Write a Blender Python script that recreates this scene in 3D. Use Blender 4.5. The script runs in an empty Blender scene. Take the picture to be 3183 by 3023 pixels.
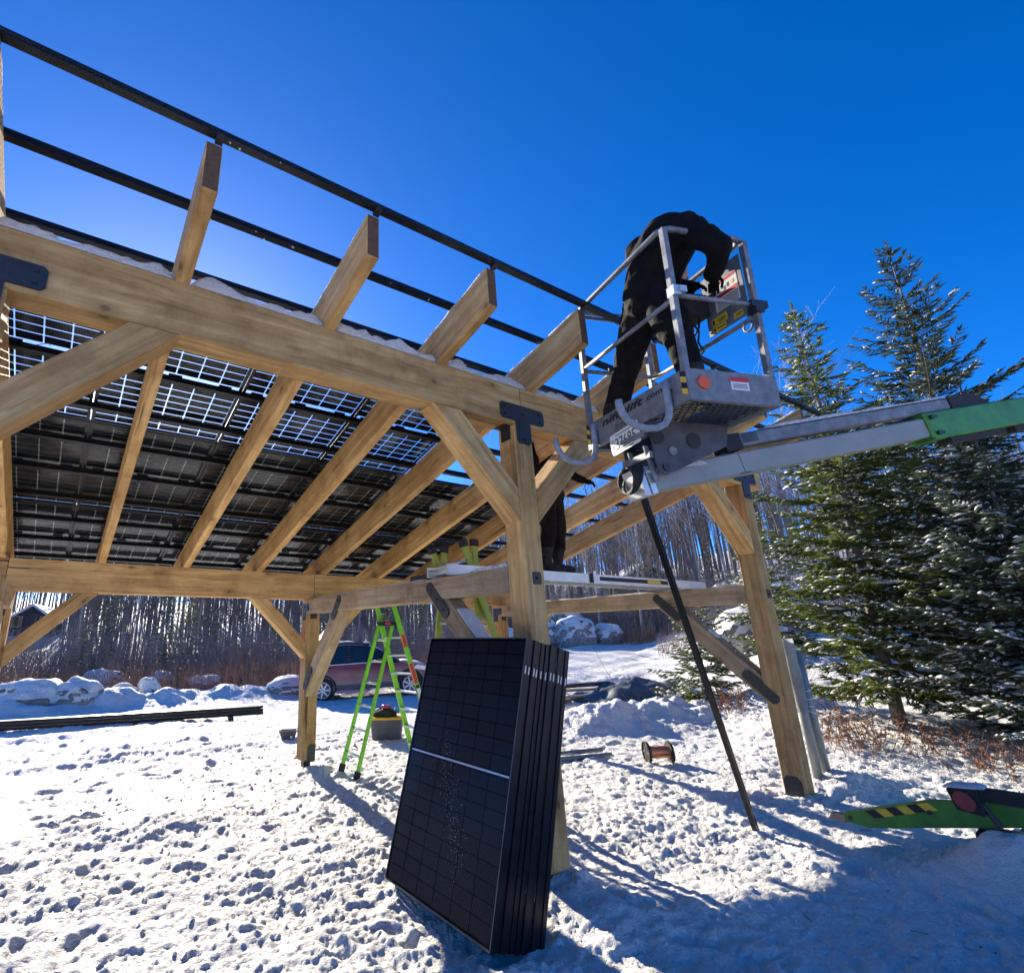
import bpy, bmesh, math, random
import numpy as np
from mathutils import Matrix, Vector, Euler

R = math.radians
V = Vector
rnd = random.Random(7)
scene = bpy.context.scene
col = scene.collection

# ------------------------------------------------------------------ camera
CAM = V((0.5876, -3.1582, 1.7339))
YAW, PITCH, ROLL = -0.5562, 0.2970, -0.0103
F_PX, PPX, PPY, PW_, PH_ = 1632.42, -361.9, -30.8, 3183.0, 3023.0
_rt = V((math.cos(YAW), math.sin(YAW), 0)); _f0 = V((-math.sin(YAW), math.cos(YAW), 0)); _u0 = V((0, 0, 1))
FWD = math.cos(PITCH) * _f0 + math.sin(PITCH) * _u0
_up = math.cos(PITCH) * _u0 - math.sin(PITCH) * _f0
RGT = math.cos(ROLL) * _rt + math.sin(ROLL) * _up
UPV = math.cos(ROLL) * _up - math.sin(ROLL) * _rt
cd = bpy.data.cameras.new('camera')
cd.sensor_width = 36.0
cd.lens = F_PX / PW_ * 36.0
cd.shift_x = -PPX / PW_
cd.shift_y = PPY / PW_
cd.clip_start = 0.05
cd.clip_end = 3000
cam = bpy.data.objects.new('camera', cd)
Rm = Matrix((RGT, UPV, -FWD)).transposed().to_4x4()
cam.matrix_world = Matrix.Translation(CAM) @ Rm
col.objects.link(cam)
scene.camera = cam

# ------------------------------------------------------------------ sky, sun, exposure
SUN_EL, SUN_AZ = R(22.3), R(6.0)          # azimuth from +Y towards +X
w = bpy.data.worlds.new('World'); scene.world = w; w.use_nodes = True
nt = w.node_tree
bg = nt.nodes['Background']
sky = nt.nodes.new('ShaderNodeTexSky'); sky.sky_type = 'NISHITA'; sky.sun_disc = False
sky.sun_elevation = SUN_EL; sky.sun_rotation = SUN_AZ
sky.altitude = 1500; sky.air_density = 0.6; sky.dust_density = 0.6; sky.ozone_density = 5.0
hs = nt.nodes.new('ShaderNodeHueSaturation'); hs.inputs['Saturation'].default_value = 1.23; hs.inputs['Hue'].default_value = .507; hs.inputs['Value'].default_value = 1.0
nt.links.new(sky.outputs[0], hs.inputs['Color']); nt.links.new(hs.outputs[0], bg.inputs[0])
bg.inputs[1].default_value = 0.114
sl = bpy.data.lights.new('sun', 'SUN'); sl.energy = 4.15; sl.angle = R(0.53); sl.color = (1.0, 0.915, 0.775)
so = bpy.data.objects.new('sun', sl); col.objects.link(so)
SUND = V((math.sin(SUN_AZ) * math.cos(SUN_EL), math.cos(SUN_AZ) * math.cos(SUN_EL), math.sin(SUN_EL)))
so.rotation_euler = SUND.to_track_quat('Z', 'Y').to_euler()
so.location = (0, 20, 20)
vs = scene.view_settings
vs.view_transform = 'Standard'; vs.look = 'None'; vs.gamma = 1.0; vs.exposure = 1.60
vs.use_curve_mapping = False
scene.render.engine = 'CYCLES'
cy = scene.cycles
cy.use_denoising = True
cy.max_bounces = 8; cy.diffuse_bounces = 4; cy.glossy_bounces = 3; cy.transparent_max_bounces = 16; cy.transmission_bounces = 4
cy.caustics_reflective = False; cy.caustics_refractive = False
cy.sample_clamp_indirect = 6.0

# ------------------------------------------------------------------ materials
def new_mat(name):
    m = bpy.data.materials.new(name); m.use_nodes = True
    b = m.node_tree.nodes['Principled BSDF']
    return m, m.node_tree, b
def nd(t, typ, **kw):
    n = t.nodes.new(typ)
    for k, v in kw.items():
        if hasattr(n, k): setattr(n, k, v)
        else: n.inputs[k].default_value = v
    return n
def ramp(t, stops):
    n = t.nodes.new('ShaderNodeValToRGB'); e = n.color_ramp.elements
    while len(e) < len(stops): e.new(0.5)
    for el, (p, c) in zip(e, stops): el.position = p; el.color = (*c, 1)
    return n
def objcoord(t, scale=(1, 1, 1), rand=True):
    tc = t.nodes.new('ShaderNodeTexCoord'); mp = t.nodes.new('ShaderNodeMapping')
    mp.inputs['Scale'].default_value = scale
    t.links.new(tc.outputs['Object'], mp.inputs['Vector'])
    if rand:
        oi = t.nodes.new('ShaderNodeObjectInfo'); mu = nd(t, 'ShaderNodeMath', operation='MULTIPLY'); mu.inputs[1].default_value = 37.0
        cb = t.nodes.new('ShaderNodeCombineXYZ')
        t.links.new(oi.outputs['Random'], mu.inputs[0])
        for i in range(3): t.links.new(mu.outputs[0], cb.inputs[i])
        t.links.new(cb.outputs[0], mp.inputs['Location'])
    return mp
def bump(t, b, h, strength=0.3, dist=0.01):
    bp = nd(t, 'ShaderNodeBump'); bp.inputs['Strength'].default_value = strength; bp.inputs['Distance'].default_value = dist
    t.links.new(h, bp.inputs['Height']); t.links.new(bp.outputs[0], b.inputs['Normal']); return bp
def plain(name, c, rough=0.5, metal=0.0, vary=0.12, scale=6.0, bmp=0.0, spec=0.5, bscale=60):
    m, t, b = new_mat(name)
    mp = objcoord(t)
    n = nd(t, 'ShaderNodeTexNoise'); n.inputs['Scale'].default_value = scale; n.inputs['Detail'].default_value = 6; n.inputs['Roughness'].default_value = .65
    t.links.new(mp.outputs[0], n.inputs['Vector'])
    lo = tuple(max(0, x * (1 - vary)) for x in c); hi = tuple(min(1, x * (1 + vary)) for x in c)
    r = ramp(t, [(.3, lo), (.7, hi)]); t.links.new(n.outputs['Fac'], r.inputs[0]); t.links.new(r.outputs[0], b.inputs['Base Color'])
    b.inputs['Roughness'].default_value = rough; b.inputs['Metallic'].default_value = metal; b.inputs['Specular IOR Level'].default_value = spec
    if bmp:
        n2 = nd(t, 'ShaderNodeTexNoise'); n2.inputs['Scale'].default_value = bscale; n2.inputs['Detail'].default_value = 4
        t.links.new(mp.outputs[0], n2.inputs['Vector']); bump(t, b, n2.outputs['Fac'], bmp, .004)
    return m

def wood(name, stops, grey=0.0):
    m, t, b = new_mat(name)
    mp = objcoord(t, (1, 1, 1))
    # long grain: noise squeezed along local X
    s1 = nd(t, 'ShaderNodeMapping'); s1.inputs['Scale'].default_value = (.55, 9, 9); t.links.new(mp.outputs[0], s1.inputs[0])
    # warp for cathedral figure
    nw = nd(t, 'ShaderNodeTexNoise'); nw.inputs['Scale'].default_value = 1.6; nw.inputs['Detail'].default_value = 2
    t.links.new(mp.outputs[0], nw.inputs['Vector'])
    wv = nd(t, 'ShaderNodeVectorMath', operation='MULTIPLY_ADD'); wv.inputs[1].default_value = (.6, .6, .6)
    t.links.new(nw.outputs['Color'], wv.inputs[0]); t.links.new(s1.outputs[0], wv.inputs[2])
    n1 = nd(t, 'ShaderNodeTexNoise'); n1.inputs['Scale'].default_value = 2.2; n1.inputs['Detail'].default_value = 9; n1.inputs['Roughness'].default_value = .62
    t.links.new(wv.outputs[0], n1.inputs['Vector'])
    r = ramp(t, stops); t.links.new(n1.outputs['Fac'], r.inputs[0])
    # knots
    sx_ = t.nodes.new('ShaderNodeSeparateXYZ'); t.links.new(mp.outputs[0], sx_.inputs[0]); ay = nd(t, 'ShaderNodeMath', operation='ADD'); t.links.new(sx_.outputs[1], ay.inputs[0]); t.links.new(sx_.outputs[2], ay.inputs[1])
    cx_ = t.nodes.new('ShaderNodeCombineXYZ'); t.links.new(sx_.outputs[0], cx_.inputs[0]); t.links.new(ay.outputs[0], cx_.inputs[1])
    s2 = nd(t, 'ShaderNodeMapping'); s2.inputs['Scale'].default_value = (1.7, 2.9, 1); t.links.new(cx_.outputs[0], s2.inputs[0])
    vo = nd(t, 'ShaderNodeTexVoronoi', voronoi_dimensions='2D'); vo.inputs['Scale'].default_value = 1.0; vo.inputs['Randomness'].default_value = 1.0
    t.links.new(s2.outputs[0], vo.inputs['Vector'])
    kr = ramp(t, [(.0, (1, 1, 1)), (.035, (.9, .9, .9)), (.06, (.4, .4, .4)), (.19, (.0, .0, .0))]); t.links.new(vo.outputs['Distance'], kr.inputs[0])
    mx = nd(t, 'ShaderNodeMix', data_type='RGBA'); mx.inputs['B'].default_value = (.13, .065, .028, 1)
    mk = nd(t, 'ShaderNodeMath', operation='MULTIPLY'); mk.inputs[1].default_value = .8
    gt = nd(t, 'ShaderNodeMath', operation='GREATER_THAN'); gt.inputs[1].default_value = .62; sc_ = t.nodes.new('ShaderNodeSeparateColor'); t.links.new(vo.outputs['Color'], sc_.inputs[0]); t.links.new(sc_.outputs[0], gt.inputs[0]); mg = nd(t, 'ShaderNodeMath', operation='MULTIPLY'); t.links.new(kr.outputs[0], mg.inputs[0]); t.links.new(gt.outputs[0], mg.inputs[1]); t.links.new(mg.outputs[0], mk.inputs[0]); t.links.new(mk.outputs[0], mx.inputs['Factor']); t.links.new(r.outputs[0], mx.inputs['A'])
    # broad staining / mill marks patches
    n3 = nd(t, 'ShaderNodeTexNoise'); n3.inputs['Scale'].default_value = 2.3; n3.inputs['Detail'].default_value = 7; n3.inputs['Roughness'].default_value = .7
    t.links.new(mp.outputs[0], n3.inputs['Vector'])
    r3 = ramp(t, [(.26, (.34, .30, .27)), (.44, (.78, .74, .70)), (.58, (1, 1, 1)), (.8, (1.0, .97, .9))]); t.links.new(n3.outputs['Fac'], r3.inputs[0])
    ml = nd(t, 'ShaderNodeMix', data_type='RGBA', blend_type='MULTIPLY'); ml.inputs['Factor'].default_value = .85
    t.links.new(mx.outputs['Result'], ml.inputs['A']); t.links.new(r3.outputs[0], ml.inputs['B'])
    # per-timber tone
    oi = t.nodes.new('ShaderNodeObjectInfo')
    ro = ramp(t, [(0, (.72, .70, .68)), (1, (1.15, 1.1, 1.0))]); t.links.new(oi.outputs['Random'], ro.inputs[0])
    m2 = nd(t, 'ShaderNodeMix', data_type='RGBA', blend_type='MULTIPLY'); m2.inputs['Factor'].default_value = 1
    t.links.new(ml.outputs['Result'], m2.inputs['A']); t.links.new(ro.outputs[0], m2.inputs['B'])
    t.links.new(m2.outputs['Result'], b.inputs['Base Color'])
    b.inputs['Roughness'].default_value = .72; b.inputs['Specular IOR Level'].default_value = .25
    # saw marks across the grain + grain relief
    wv2 = nd(t, 'ShaderNodeTexWave', wave_type='BANDS', bands_direction='X'); wv2.inputs['Scale'].default_value = 9; wv2.inputs['Distortion'].default_value = 9; wv2.inputs['Detail'].default_value = 4
    t.links.new(mp.outputs[0], wv2.inputs['Vector'])
    ad = nd(t, 'ShaderNodeMath', operation='MULTIPLY_ADD'); ad.inputs[1].default_value = .14; t.links.new(wv2.outputs['Fac'], ad.inputs[0]); t.links.new(n1.outputs['Fac'], ad.inputs[2])
    # drying checks: thin dark lines along the grain
    s4 = nd(t, 'ShaderNodeMapping'); s4.inputs['Scale'].default_value = (.7, 17, 17); t.links.new(mp.outputs[0], s4.inputs[0])
    n5 = nd(t, 'ShaderNodeTexNoise'); n5.inputs['Scale'].default_value = 1.0; n5.inputs['Detail'].default_value = 5; t.links.new(s4.outputs[0], n5.inputs['Vector'])
    r5 = ramp(t, [(.29, (.25, .25, .25)), (.325, (1, 1, 1))]); t.links.new(n5.outputs['Fac'], r5.inputs[0])
    m5 = nd(t, 'ShaderNodeMix', data_type='RGBA', blend_type='MULTIPLY'); m5.inputs['Factor'].default_value = 1
    t.links.new(m2.outputs['Result'], m5.inputs['A']); t.links.new(r5.outputs[0], m5.inputs['B']); t.links.new(m5.outputs['Result'], b.inputs['Base Color'])
    bump(t, b, ad.outputs[0], .6, .007)
    return m
M = {}
M['wood'] = wood('hewn_timber', [(.24, (.29, .165, .062)), (.42, (.51, .315, .13)), (.58, (.65, .43, .19)), (.76, (.80, .59, .31))])
M['wood_grey'] = wood('weathered_timber', [(.22, (.20, .145, .095)), (.42, (.37, .285, .19)), (.58, (.46, .365, .25)), (.78, (.58, .48, .34))])
M['endgrain'] = plain('end_grain', (.115, .06, .03), .85, 0, .35, 30, .4)
M['black_steel'] = plain('black_coated_steel', (.018, .02, .024), .45, .0, .3, 20, .15)
M['rail'] = plain('black_anodised_rail', (.022, .023, .026), .32, .6, .3, 8, .1)
M['galv'] = plain('galvanised_steel', (.20, .21, .22), .6, .45, .40, 9, .25)
M['galv_dark'] = plain('dark_galvanised_plate', (.075, .08, .085), .6, .4, .35, 8, .2)
M['alu'] = plain('mill_aluminium', (.62, .63, .63), .4, .6, .1, 8, .1)
M['boom_grey'] = plain('grey_boom_paint', (.27, .285, .255), .55, .0, .16, 3, .15)
M['green'] = plain('green_machine_paint', (.045, .21, .02), .42, 0, .32, 7, .15)
M['ladder_green'] = plain('green_fibreglass', (.19, .56, .015), .38, 0, .12, 12, .08)
M['ladder_olive'] = plain('yellow_green_fibreglass', (.30, .36, .03), .42, 0, .18, 10, .1)
M['black_rubber'] = plain('black_rubber', (.014, .014, .015), .75, 0, .4, 20, .2)
M['foam'] = plain('grey_foam_sleeve', (.24, .27, .31), .8, 0, .25, 20, .35)
M['orange'] = plain('orange_reflector', (.75, .11, .02), .25, 0, .1)
M['red_lens'] = plain('red_lamp_lens', (.24, .025, .03), .3, 0, .2)
M['white_paint'] = plain('white_sticker', (.72, .72, .70), .5, 0, .05)
M['red_paint'] = plain('red_sticker', (.55, .03, .03), .5, 0, .08)
M['yellow_paint'] = plain('yellow_sticker', (.72, .48, .03), .5, 0, .1)
M['print'] = plain('black_print', (.012, .012, .013), .6, 0, .1)
M['plate_green'] = plain('plate_green_print', (.03, .13, .07), .6, 0, .1)
M['cloth_black'] = plain('black_work_cloth', (.0065, .0062, .0068), .9, 0, .5, 12, .5, .15)
M['cloth_brown'] = plain('dark_brown_work_cloth', (.0115, .0085, .0075), .92, 0, .8, 9, .6, .15)
M['boot'] = plain('worn_black_boot', (.016, .015, .014), .75, 0, .8, 25, .6, .3)
M['skin'] = plain('skin', (.50, .29, .21), .55, 0, .1)
M['copper'] = plain('copper_wire', (.50, .20, .10), .35, .7, .3, 60, .4)
M['tote'] = plain('grey_tote_plastic', (.07, .075, .085), .5, 0, .15, 10, .1)
M['tote_lid'] = plain('yellow_tote_lid', (.75, .42, .02), .45, 0, .1)
M['tool_red'] = plain('red_tool', (.5, .03, .03), .45, 0, .2)
M['tool_blue'] = plain('blue_tool', (.03, .18, .35), .45, 0, .2)
M['tarp'] = plain('grey_tarp', (.085, .10, .095), .5, 0, .6, 4, .4)
M['pipe'] = plain('grey_steel_pipe', (.22, .24, .24), .5, .35, .15, 8, .1)
M['bark'] = plain('grey_brown_bark', (.16, .135, .115), .95, 0, .45, 14, .8, .2)
M['bark_pale'] = plain('pale_birch_bark', (.33, .30, .27), .9, 0, .35, 10, .6, .2)
M['twig'] = plain('bare_twigs', (.19, .165, .15), .95, 0, .4, 3, 0, .2)
M['brush'] = plain('red_brown_brush', (.33, .19, .115), .95, 0, .6, 1.2, 0, .2)
M['brush_grey'] = plain('grey_brush', (.27, .225, .19), .95, 0, .4, 1.2, 0, .2)
M['stone'] = plain('granite', (.26, .25, .24), .9, 0, .45, 5, .7, .3)
M['cabin'] = plain('dark_cabin_board', (.055, .05, .048), .85, 0, .3, 3, .3)
M['cabin_teal'] = plain('teal_cabin_board', (.05, .085, .09), .8, 0, .3, 3, .3)
M['dead_leaf'] = plain('rusty_dead_leaves', (.21, .085, .038), .9, 0, .6, 6, 0, .2)
M['lumber'] = plain('scrap_lumber', (.42, .29, .17), .85, 0, .35, 6, .4)
M['lumber_dark'] = plain('dark_scrap', (.07, .06, .055), .9, 0, .4, 6, .4)

def leafmat(name, c1, c2, tr=.25):
    m, t, b = new_mat(name)
    mp = objcoord(t)
    n = nd(t, 'ShaderNodeTexNoise'); n.inputs['Scale'].default_value = 2.2; n.inputs['Detail'].default_value = 6; n.inputs['Roughness'].default_value = .75
    t.links.new(mp.outputs[0], n.inputs['Vector'])
    r = ramp(t, [(.35, c1), (.68, c2)]); t.links.new(n.outputs['Fac'], r.inputs[0]); t.links.new(r.outputs[0], b.inputs['Base Color'])
    b.inputs['Roughness'].default_value = .7; b.inputs['Specular IOR Level'].default_value = .2
    tl = t.nodes.new('ShaderNodeBsdfTranslucent'); t.links.new(r.outputs[0], tl.inputs[0])
    mix = t.nodes.new('ShaderNodeMixShader'); mix.inputs[0].default_value = tr
    t.links.new(b.outputs[0], mix.inputs[1]); t.links.new(tl.outputs[0], mix.inputs[2])
    t.links.new(mix.outputs[0], t.nodes['Material Output'].inputs[0])
    return m
M['needle'] = leafmat('spruce_needles', (.060, .088, .028), (.165, .20, .042), .45)
M['needle_blue'] = leafmat('blue_green_needles', (.038, .058, .040), (.105, .135, .075), .38)

def snowmat(name, dirt=0.0, fine=1.0, transl=0.0):
    m, t, b = new_mat(name)
    tc = t.nodes.new('ShaderNodeNewGeometry')
    n = nd(t, 'ShaderNodeTexNoise'); n.inputs['Scale'].default_value = .9; n.inputs['Detail'].default_value = 8; n.inputs['Roughness'].default_value = .7
    t.links.new(tc.outputs['Position'], n.inputs['Vector'])
    d = dirt
    r = ramp(t, [(.25, (.81 - d, .785 - d, .73 - d)), (.6, (.90, .875, .815)), (.9, (.92, .90, .85))]); t.links.new(n.outputs['Fac'], r.inputs[0])
    t.links.new(r.outputs[0], b.inputs['Base Color'])
    b.inputs['Roughness'].default_value = .65; b.inputs['Specular IOR Level'].default_value = .25
    n2 = nd(t, 'ShaderNodeTexNoise'); n2.inputs['Scale'].default_value = 55 * fine; n2.inputs['Detail'].default_value = 5; n2.inputs['Roughness'].default_value = .7
    t.links.new(tc.outputs['Position'], n2.inputs['Vector'])
    n4 = nd(t, 'ShaderNodeTexNoise'); n4.inputs['Scale'].default_value = 17 * fine; n4.inputs['Detail'].default_value = 6; n4.inputs['Roughness'].default_value = .62
    t.links.new(tc.outputs['Position'], n4.inputs['Vector'])
    ad = nd(t, 'ShaderNodeMath', operation='MULTIPLY_ADD'); ad.inputs[1].default_value = 2.2
    t.links.new(n4.outputs['Fac'], ad.inputs[0]); t.links.new(n2.outputs['Fac'], ad.inputs[2])
    bump(t, b, ad.outputs[0], 1.0, .026)
    if transl:
        tl = t.nodes.new('ShaderNodeBsdfTranslucent'); tl.inputs[0].default_value = (.8, .85, .9, 1)
        mix = t.nodes.new('ShaderNodeMixShader'); mix.inputs[0].default_value = transl
        t.links.new(b.outputs[0], mix.inputs[1]); t.links.new(tl.outputs[0], mix.inputs[2])
        t.links.new(mix.outputs[0], t.nodes['Material Output'].inputs[0])
    return m
M['snow_ground'] = snowmat('trampled_snow', .07)
M['snow'] = snowmat('clean_snow', .0, 1.0)
M['snow_thin'] = snowmat('thin_snow_sheet', .0, 1.0, .10)

def glassmat(name, ior=.018, tint=(.93, .97, .96), mul=.75):
    m = bpy.data.materials.new(name); m.use_nodes = True; t = m.node_tree; t.nodes.clear()
    out = t.nodes.new('ShaderNodeOutputMaterial'); tr = t.nodes.new('ShaderNodeBsdfTransparent'); tr.inputs[0].default_value = (*tint, 1)
    gl = t.nodes.new('ShaderNodeBsdfGlossy'); gl.inputs['Roughness'].default_value = .10
    lw = t.nodes.new('ShaderNodeLayerWeight'); pw = t.nodes.new('ShaderNodeMath'); pw.operation = 'POWER'; pw.inputs[1].default_value = 4.0; t.links.new(lw.outputs['Facing'], pw.inputs[0]); fr = t.nodes.new('ShaderNodeMath'); fr.operation = 'MULTIPLY_ADD'; fr.inputs[1].default_value = mul; fr.inputs[2].default_value = ior; t.links.new(pw.outputs[0], fr.inputs[0])
    mx = t.nodes.new('ShaderNodeMixShader'); t.links.new(fr.outputs[0], mx.inputs[0]); t.links.new(tr.outputs[0], mx.inputs[1]); t.links.new(gl.outputs[0], mx.inputs[2])
    t.links.new(mx.outputs[0], out.inputs[0]); return m
M['glass'] = glassmat('clear_module_glass')
M['glass_front'] = glassmat('anti_reflective_glass', .004, (.8, .82, .86), .10)
M['car_glass'] = plain('dark_car_glass', (.012, .02, .024), .06, 0, .2, 3)
M['plastic_wrap'] = leafmat('plastic_wrap', (.30, .32, .32), (.5, .52, .52), .5)

def cellmat():
    m, t, b = new_mat('silicon_cell')
    mp = objcoord(t, (1, 1, 1), False)
    # fine busbars across the cell
    wv = nd(t, 'ShaderNodeTexWave', wave_type='BANDS', bands_direction='X'); wv.inputs['Scale'].default_value = 17.0
    t.links.new(mp.outputs[0], wv.inputs['Vector'])
    r = ramp(t, [(.0, (.0045, .005, .0085)), (.93, (.0055, .006, .0095)), (.985, (.03, .032, .038))]); t.links.new(wv.outputs['Fac'], r.inputs[0])
    oi = t.nodes.new('ShaderNodeObjectInfo')
    ro = ramp(t, [(0, (.75, .75, .8)), (1, (1.3, 1.3, 1.35))]); t.links.new(oi.outputs['Random'], ro.inputs[0])
    ml = nd(t, 'ShaderNodeMix', data_type='RGBA', blend_type='MULTIPLY'); ml.inputs['Factor'].default_value = 1
    t.links.new(r.outputs[0], ml.inputs['A']); t.links.new(ro.outputs[0], ml.inputs['B'])
    t.links.new(ml.outputs['Result'], b.inputs['Base Color'])
    b.inputs['Roughness'].default_value = .45; b.inputs['Specular IOR Level'].default_value = .15
    return m
M['cell'] = cellmat()
M['backsheet'] = plain('dark_backsheet', (.0075, .008, .012), .5, 0, .2, 6, 0, .1)

# ------------------------------------------------------------------ helpers
WM = {}          # object name -> world matrix
def mesh(name, vs, fs, mats=None, smooth=False, fm=None):
    me = bpy.data.meshes.new(name)
    me.from_pydata([tuple(v) for v in vs], [], fs)
    for m in ([mats] if not isinstance(mats, (list, tuple)) else mats):
        if m is not None: me.materials.append(m)
    if fm is not None: me.polygons.foreach_set('material_index', fm)
    if smooth: me.polygons.foreach_set('use_smooth', [True] * len(me.polygons))
    me.update(); return me
def place(o, parent=None, Mw=None):
    Mw = Mw if Mw is not None else Matrix()
    col.objects.link(o)
    if parent is not None:
        o.parent = parent; o.matrix_basis = WM[parent.name].inverted() @ Mw
    else: o.matrix_basis = Mw
    WM[o.name] = Mw
    return o
def ob(name, me, parent=None, Mw=None): return place(bpy.data.objects.new(name, me), parent, Mw)
def thing(name, label, cat, loc=(0, 0, 0), group=None, rz=0):
    o = bpy.data.objects.new(name, None); o.empty_display_size = .2
    place(o, None, Matrix.Translation(V(loc)) @ Matrix.Rotation(rz, 4, 'Z'))
    return tag(o, label, cat, group)
def tag(o, label=None, cat=None, group=None, kind=None):
    if label: o['label'] = label
    if cat: o['category'] = cat
    if group: o['group'] = group
    if kind: o['kind'] = kind
    return o
def bm_mesh(bm, name, mats, smooth=False):
    me = bpy.data.meshes.new(name); bm.to_mesh(me); bm.free()
    for m in ([mats] if not isinstance(mats, (list, tuple)) else mats): me.materials.append(m)
    if smooth: me.polygons.foreach_set('use_smooth', [True] * len(me.polygons))
    return me
def boxdata(x0, x1, y0, y1, z0, z1):
    vs = [(x, y, z) for x in (x0, x1) for y in (y0, y1) for z in (z0, z1)]
    fs = [(0, 1, 3, 2), (4, 6, 7, 5), (0, 4, 5, 1), (2, 3, 7, 6), (0, 2, 6, 4), (1, 5, 7, 3)]
    return vs, fs
class MB:
    """collects geometry for ONE mesh"""
    def __init__(s): s.v = []; s.f = []; s.m = []
    def add(s, vs, fs, mi=0):
        b = len(s.v); s.v += [tuple(x) for x in vs]; s.f += [tuple(b + i for i in f) for f in fs]; s.m += [mi] * len(fs); return s
    def box(s, x0, x1, y0, y1, z0, z1, mi=0): return s.add(*boxdata(x0, x1, y0, y1, z0, z1), mi)
    def tube(s, pts, r, n=8, mi=0, closed=False, caps=True):
        pts = [V(p) for p in pts]; rs = r if isinstance(r, (list, tuple)) else [r] * len(pts)
        b = len(s.v); prev = None; N = len(pts)
        for i, p in enumerate(pts):
            if closed: d = pts[(i + 1) % N] - pts[i - 1]
            else: d = (pts[min(i + 1, N - 1)] - pts[max(i - 1, 0)])
            d = d.normalized() if d.length > 1e-9 else V((0, 0, 1))
            if prev is None:
                a = d.orthogonal().normalized()
            else:
                a = prev - d * prev.dot(d); a = a.normalized() if a.length > 1e-6 else d.orthogonal().normalized()
            prev = a; c = d.cross(a)
            for k in range(n):
                t = 2 * math.pi * k / n; s.v.append(tuple(p + (a * math.cos(t) + c * math.sin(t)) * rs[i]))
        for i in range(N if closed else N - 1):
            j = (i + 1) % N
            for k in range(n):
                k2 = (k + 1) % n; s.f.append((b + i * n + k, b + i * n + k2, b + j * n + k2, b + j * n + k)); s.m.append(mi)
        if caps and not closed:
            s.f.append(tuple(b + k for k in reversed(range(n)))); s.m.append(mi)
            s.f.append(tuple(b + (N - 1) * n + k for k in range(n))); s.m.append(mi)
        return s
    def prism(s, poly, axis, t0, t1, mi=0):
        """poly: list of 2D points; axis: 0/1/2 extrusion axis"""
        n = len(poly); b = len(s.v)
        for t in (t0, t1):
            for (p, q) in poly:
                s.v.append((t, p, q) if axis == 0 else (p, t, q) if axis == 1 else (p, q, t))
        s.f.append(tuple(b + i for i in range(n))); s.f.append(tuple(b + n + i for i in reversed(range(n)))); s.m += [mi, mi]
        for i in range(n):
            j = (i + 1) % n; s.f.append((b + i, b + n + i, b + n + j, b + j)); s.m.append(mi)
        return s
    def build(s, name, mats, parent=None, Mw=None, smooth=False):
        me = mesh(name, s.v, s.f, mats, smooth, s.m if isinstance(mats, (list, tuple)) else None)
        bm = bmesh.new(); bm.from_mesh(me); bmesh.ops.recalc_face_normals(bm, faces=bm.faces); bm.to_mesh(me); bm.free()
        return ob(name, me, parent, Mw)
def frame(p0, p1, up=(0, 0, 1)):
    """matrix with local X along p0->p1, origin p0, local Z near up"""
    p0, p1, up = V(p0), V(p1), V(up)
    x = (p1 - p0).normalized(); y = up.cross(x)
    if y.length < 1e-5: y = V((0, 1, 0))
    y.normalize(); z = x.cross(y)
    m = Matrix((x, y, z)).transposed().to_4x4(); m.translation = p0; return m, (p1 - p0).length
def bevbox(name, x0, x1, y0, y1, z0, z1, mats, bev=.006, parent=None, Mw=None, wob=0.0, endmat=False):
    vs, fs = boxdata(x0, x1, y0, y1, z0, z1)
    bm = bmesh.new(); bv = [bm.verts.new(v) for v in vs]
    for f in fs: bm.faces.new([bv[i] for i in f])
    bmesh.ops.recalc_face_normals(bm, faces=bm.faces)
    if bev: bmesh.ops.bevel(bm, geom=list(bm.edges), offset=bev, segments=1, affect='EDGES')
    if endmat:
        bm.normal_update()
        for f in bm.faces:
            if abs(f.normal.x) > .8: f.material_index = 1
    me = bm_mesh(bm, name, mats)
    return ob(name, me, parent, Mw)
def timber(name, p0, p1, w, h, parent, mat='wood', up=(0, 0, 1), cut0=None, cut1=None, bev=.006):
    """square timber along p0->p1; cut0/cut1 = world normals of the end planes (through p0/p1)"""
    Mw, ln = frame(p0, p1, up)
    vs, fs = boxdata(0, ln, -w / 2, w / 2, -h / 2, h / 2)
    R3 = Mw.to_3x3().inverted()
    out = []
    for (x, y, z) in vs:
        c = cut0 if x < ln / 2 else cut1
        if c is not None:
            n = R3 @ V(c); x = x - (n.y * y + n.z * z) / n.x
        out.append((x, y, z))
    bm = bmesh.new(); bv = [bm.verts.new(v) for v in out]
    for i, f in enumerate(fs):
        ff = bm.faces.new([bv[k] for k in f]); ff.material_index = 1 if i < 2 else 0
    bmesh.ops.recalc_face_normals(bm, faces=bm.faces)
    bmesh.ops.bevel(bm, geom=list(bm.edges), offset=bev, segments=1, affect='EDGES')
    me = bm_mesh(bm, name, [M[mat], M['endgrain']])
    return ob(name, me, parent, Mw)
def text_mesh(name, body, size, mat, parent, Mw, extrude=.0008, bold=0.0, shear=0.0, width=None):
    cu = bpy.data.curves.new(name, 'FONT'); cu.body = body; cu.size = size; cu.extrude = extrude; cu.offset = bold; cu.shear = shear
    cu.align_x = 'LEFT'; cu.align_y = 'BOTTOM_BASELINE'; cu.resolution_u = 3
    to = bpy.data.objects.new('tmp', cu); col.objects.link(to)
    dg = bpy.context.evaluated_depsgraph_get(); me = bpy.data.meshes.new_from_object(to.evaluated_get(dg))
    bpy.data.objects.remove(to); bpy.data.curves.remove(cu)
    me.name = name; me.materials.clear(); me.materials.append(mat)
    if width:
        xs = [v.co.x for v in me.vertices]; k = width / (max(xs) - min(xs)); x0 = min(xs)
        for v in me.vertices: v.co.x = (v.co.x - x0) * k
    return ob(name, me, parent, Mw)
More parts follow.
